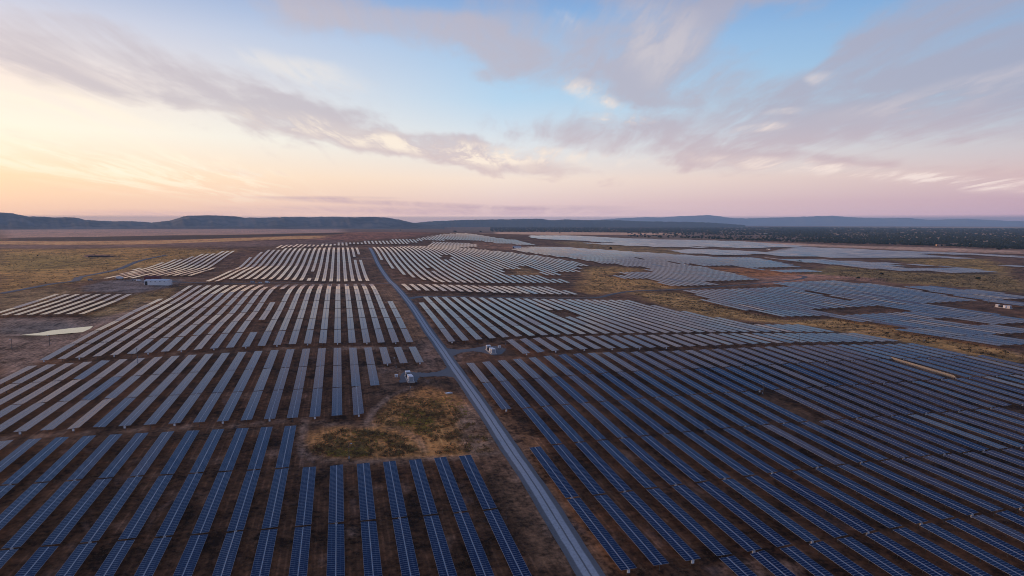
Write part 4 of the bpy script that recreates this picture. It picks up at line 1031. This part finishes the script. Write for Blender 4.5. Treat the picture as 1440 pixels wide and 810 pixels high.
# ------------------------------------------------------------------ vegetation
def crown_mesh(seed, n=110):
    rg = np.random.default_rng(seed); V, Fc = [], []
    lobes = [(rg.normal(0, .38), rg.normal(0, .38), .62 + rg.normal(0, .12), .5 + .25 * rg.random()) for _ in range(6)]
    for k in range(n):
        lx, ly, lz, lr = lobes[k % 6]; d = rg.normal(size=3); d /= np.linalg.norm(d); p = np.array([lx, ly, lz]) + d * lr * (.55 + .45 * rg.random()) * np.array([1, 1, .62])
        a = rg.normal(size=3); a /= np.linalg.norm(a); b_ = np.cross(d, a); b_ /= np.linalg.norm(b_); s = .15 + .14 * rg.random()
        c = np.cross(b_, d) * .7 + d * .3
        q = len(V); V += [p - b_ * s - c * s, p + b_ * s - c * s * .8, p + b_ * s * .7 + c * s, p - b_ * s * .8 + c * s * .9]; Fc.append((q, q + 1, q + 2, q + 3))
    return np_mesh('crown', np.array(V) * np.array([1, 1, 1.0]), Fc, [M_OAK])
CROWNS = [crown_mesh(s) for s in range(6)]
TRUNK = MB().cyl((0, 0, -.15), (.03, .02, .45), .07, .05, 7).cyl((.03, .02, .42), (.28, .1, .75), .04, .02, 5).cyl((.03, .02, .42), (-.22, -.16, .72), .04, .02, 5).mesh('trunk', M_BARK)
def oak(px, py, size, label, group, world=None):
    x, y = world if world else hit(px, py); z = gz(x, y)
    e = tag(link('oak_tree', None, None, (x, y, z), (0, 0, random.uniform(0, 6.28))), label, 'tree', group)
    s = size / 2; e.scale = (s, s, s * random.uniform(.85, 1.1))
    link('crown', CROWNS[random.randrange(6)], e); link('trunk', TRUNK, e)
for px, py, s, lab in [(640, 326.5, 22, 'broad dark tree on the crest of the central ridge'), (676, 326.6, 18, 'dark tree on the crest beside the pale stubble field'), (698, 326.4, 9, 'small tree left in the crest trio'),
                       (707, 326.4, 12, 'middle tree of the crest trio'), (716, 326.2, 13, 'taller tree closing the crest trio'), (787, 328.0, 12, 'lone dark tree standing in the pale stubble field'), (655, 326.6, 10, 'small bush tree between the two crest trees'),
                       (949, 328.5, 12, 'lone round tree on the pale stubble strip'), (975, 328.2, 11, 'lone tree at the end of the pale stubble strip'), (1240, 386, 6, 'round dark bush tree in the olive meadow'), (858, 350.5, 9, 'dark bush tree in the gully between far blocks'),
                       (1376, 393, 8, 'dark round tree alone in the eastern olive meadow'), (563, 324.5, 14, 'tiny tree on top of the red ploughed ridge'), (1208, 392, 6, 'dark bush at the bend of the far dirt track'), (1124, 369, 8, 'dark bush tree at the tip of the long mauve block'),
                       (1404, 351.5, 16, 'dark oak standing apart in front of the forest edge'), (53, 360, 4, 'dark bush in the western meadow near the stone wall')]:
    oak(px, py, s, lab, 'scattered trees')
# the oak wood on the right
forest = hits([(1010, 331.5), (1100, 333.5), (1180, 334), (1260, 335), (1500, 336)]); 
frg = np.random.default_rng(5)
FP = []
edge_px = np.array([880, 960, 1040, 1120, 1200, 1300, 1400, 1520.]); edge_py = np.array([333.5, 334.5, 337.6, 340.5, 342.8, 345.2, 349.5, 354.])
er = np.array([math.hypot(*hit(a, b)) for a, b in zip(edge_px, edge_py)]); eaz = TH + np.arctan((edge_px - 720) / F_PX)
cand = 0
for k in range(30000):
    a = frg.uniform(eaz[0], eaz[-1]); r0 = np.interp(a, eaz, er); r = r0 * math.exp(frg.random() ** 1.15 * 1.55)
    px = 720 + F_PX * math.tan(a - TH); x, y = r * math.sin(a), r * math.cos(a)
    w = .5 + .5 * math.sin(x * .0045 + 2 * math.sin(y * .0031)) * math.sin(y * .0057 + 1.7 * math.sin(x * .0023))
    dens = .16 + .62 * w
    if px < 1160: dens *= np.interp(px, [880, 980, 1080, 1160], [.04, .12, .3, .85]) * (2.2 if r > r0 * 1.55 or r < r0 * 1.06 else .8)
    if frg.random() < dens: FP.append((r, x, y, a))
for k in range(3200):                                   # the wood goes on towards the centre, farther off
    px = frg.uniform(690, 1010); a = TH + math.atan((px - 720) / F_PX); r = frg.uniform(5200, 9500)
    FP.append((r, r * math.sin(a), r * math.cos(a), a))
FP.sort()
FP = FP[:16000]
print('oaks', len(FP))
for k, (r, x, y, a) in enumerate(FP[:280]):   # the nearest ones, each a tree of its own
    oak(0, 0, frg.uniform(7, 13), 'round dark holm oak standing along the front edge of the forest', 'oaks along the forest edge', world=(x, y))
ico = [(0, 0, -1), (.72, -.53, -.45), (-.28, -.85, -.45), (-.89, 0, -.45), (-.28, .85, -.45), (.72, .53, -.45), (.28, -.85, .45), (-.72, -.53, .45), (-.72, .53, .45), (.28, .85, .45), (.89, 0, .45), (0, 0, 1)]
icof = [(0, 1, 2), (1, 0, 5), (0, 2, 3), (0, 3, 4), (0, 4, 5), (1, 5, 10), (2, 1, 6), (3, 2, 7), (4, 3, 8), (5, 4, 9), (1, 10, 6), (2, 6, 7), (3, 7, 8), (4, 8, 9), (5, 9, 10), (6, 10, 11), (7, 6, 11), (8, 7, 11), (9, 8, 11), (10, 9, 11)]
rr = np.array([f_[0] for f_ in FP[280:]]); fx = np.array([f_[1] for f_ in FP[280:]]); fy = np.array([f_[2] for f_ in FP[280:]]); fz = height(fx, fy); nf = len(rr)
V = np.array(ico)[None] * (1 + frg.normal(0, .22, (nf, 12, 1))); sz = frg.uniform(3.2, 6.5, nf) * np.clip(rr / 3800, .95, 2.3)
V = V * np.stack([sz, sz, sz * np.clip(.75 * 4200 / rr, .35, .75)], -1)[:, None]; V[..., 0] += fx[:, None]; V[..., 1] += fy[:, None]; V[..., 2] += (fz + sz * .45)[:, None]
tag(link('oak_wood', np_mesh('oak_wood', V.reshape(-1, 3), (np.array(icof)[None] + (np.arange(nf) * 12)[:, None, None]).reshape(-1, 3), [M_OAK])), 'far dark oak wood spread over the plain to the horizon', 'wood', kind='stuff')
# dry scrub, bushes too dense to count
def scatter(n, polys, seed, avoid=None):
    rg = np.random.default_rng(seed); out = []
    for pxs, cnt in polys:
        w = hits(pxs); xs = [p[0] for p in w]; ys_ = [p[1] for p in w]
        got = 0
        for _ in range(60):
            X = rg.uniform(min(xs), max(xs), cnt); Y = rg.uniform(min(ys_), max(ys_), cnt); ok = in_poly(X, Y, w)
            m = np.sin(X * .31 + 2 * np.sin(Y * .17)) * np.sin(Y * .27 + 1.4 * np.sin(X * .21)); ok &= rg.random(cnt) < .25 + .75 * (m > -.1)
            out += list(zip(X[ok], Y[ok])); got += ok.sum()
            if got >= cnt: break
    return np.array(out)
def bush_stuff(name, pts, smin, smax, mat, label, cat, per=26, seed=1, flat=.6):
    rg = np.random.default_rng(seed); n = len(pts); x, y = pts[:, 0], pts[:, 1]; z = height(x, y)
    s = rg.uniform(smin, smax, n)
    d = rg.normal(size=(n, per, 3)); d /= np.linalg.norm(d, axis=-1, keepdims=True); d[..., 2] = np.abs(d[..., 2])
    p = d * (rg.random((n, per, 1)) ** .5) * s[:, None, None] * np.array([1, 1, flat]); 
    a = rg.normal(size=(n, per, 3)); a /= np.linalg.norm(a, axis=-1, keepdims=True); b_ = np.cross(a, d); b_ /= np.maximum(np.linalg.norm(b_, axis=-1, keepdims=True), 1e-3)
    q = s[:, None, None] * rg.uniform(.14, .34, (n, per, 1))
    tri = np.stack([p - a * q, p + a * q * .8 + b_ * q * .3, p + b_ * q * 1.2], 2)
    tri[..., 0] += x[:, None, None]; tri[..., 1] += y[:, None, None]; tri[..., 2] += z[:, None, None] + .02
    return tag(link(name, np_mesh(name, tri.reshape(-1, 3), np.arange(n * per * 3).reshape(-1, 3), [mat])), label, cat, kind='stuff')
SCR = [([(436, 634), (445, 618), (480, 606), (520, 606), (560, 612), (590, 632), (575, 641), (500, 644), (450, 641)], 420), ([(520, 590), (548, 566), (575, 556), (640, 572), (655, 590), (610, 605), (600, 625), (570, 606), (540, 598)], 380), ([(600, 600), (660, 590), (690, 620), (690, 636), (610, 638)], 160)]
bush_stuff('dry_scrub', scatter(0, SCR, 3), .45, 1.6, M_SCRUB, 'brown dry scrub bushes in the open patch beside the gravel road', 'scrub', 26, 4, .85)
bush_stuff('yellow_scrub', scatter(0, [([(565, 582), (590, 575), (612, 590), (606, 612), (590, 612), (560, 596)], 240), ([(455, 636), (480, 630), (520, 630), (520, 641), (460, 643)], 130), ([(448, 628), (500, 606), (555, 612), (560, 628)], 60), ([(600, 560), (650, 560), (660, 590)], 50)], 8), .3, 1.0, M_SCRUBY, 'yellow green weeds growing through the middle of the scrub patch', 'weeds', 24, 6)
gp = scatter(0, [([(655, 520), (700, 560), (745, 610), (800, 690), (870, 806), (1000, 820), (900, 700), (760, 560), (690, 510)], 5000), ([(640, 560), (700, 610), (760, 700), (830, 806), (740, 806), (660, 650)], 4000), ([(0, 806), (0, 630), (400, 600), (640, 660), (740, 806)], 14000), ([(880, 806), (760, 620), (900, 560), (1439, 640), (1439, 806)], 14000), ([(890, 412), (960, 410), (1105, 449), (1230, 456), (1440, 497), (1440, 512), (1240, 474), (1000, 445)], 5000)], 12)
M_OLIVE = foliage_mat('olive_bushes', (0.03, 0.026, 0.012), (0.11, 0.085, 0.03), 0.05)
mb = scatter(0, [([(890, 413), (960, 411), (1000, 429), (1105, 450), (1165, 447), (1230, 457), (1290, 471), (1440, 498), (1440, 511), (1340, 491), (1240, 473), (1130, 455), (1000, 444), (930, 428)], 900), ([(1180, 376), (1290, 384), (1440, 389), (1440, 411), (1300, 399), (1180, 392)], 1100),
                 ([(835, 377), (900, 382), (860, 388), (950, 402), (880, 409), (830, 410)], 500), ([(0, 352), (150, 351), (320, 353), (190, 379), (0, 411)], 900), ([(780, 343), (960, 351), (990, 356), (900, 356)], 400), ([(1240, 365), (1390, 366), (1440, 378), (1440, 387)], 500)], 15)
bush_stuff('meadow_bushes', mb, .5, 1.9, M_OLIVE, 'low olive bushes speckling the open grass between the solar blocks', 'bushes', 14, 21, .55)
bush_stuff('dry_grass', gp, .12, .42, M_STRAW, 'straw coloured dry grass tufts between the tracker rows', 'grass', 6, 9, .9)

# ------------------------------------------------------------------ haze
hm = bpy.data.materials.new('evening_haze'); hm.use_nodes = True; ht = hm.node_tree; ht.nodes.clear()
vol = ht.nodes.new('ShaderNodeVolumePrincipled'); vol.inputs['Color'].default_value = (0.46, 0.72, 1.0, 1); vol.inputs['Density'].default_value = HAZE_D; vol.inputs['Anisotropy'].default_value = 0.0
ho = ht.nodes.new('ShaderNodeOutputMaterial'); ht.links.new(vol.outputs[0], ho.inputs['Volume'])
zmin = float(GZ.min()) - 8
tag(link('haze', MB().box(-50000, 50000, -50000, 50000, zmin, HAZE_TOP).mesh('haze', hm)), 'thin blue evening haze over the whole plain', 'haze', kind='stuff')
hm.cycles.homogeneous_volume = True if hasattr(hm.cycles, 'homogeneous_volume') else None
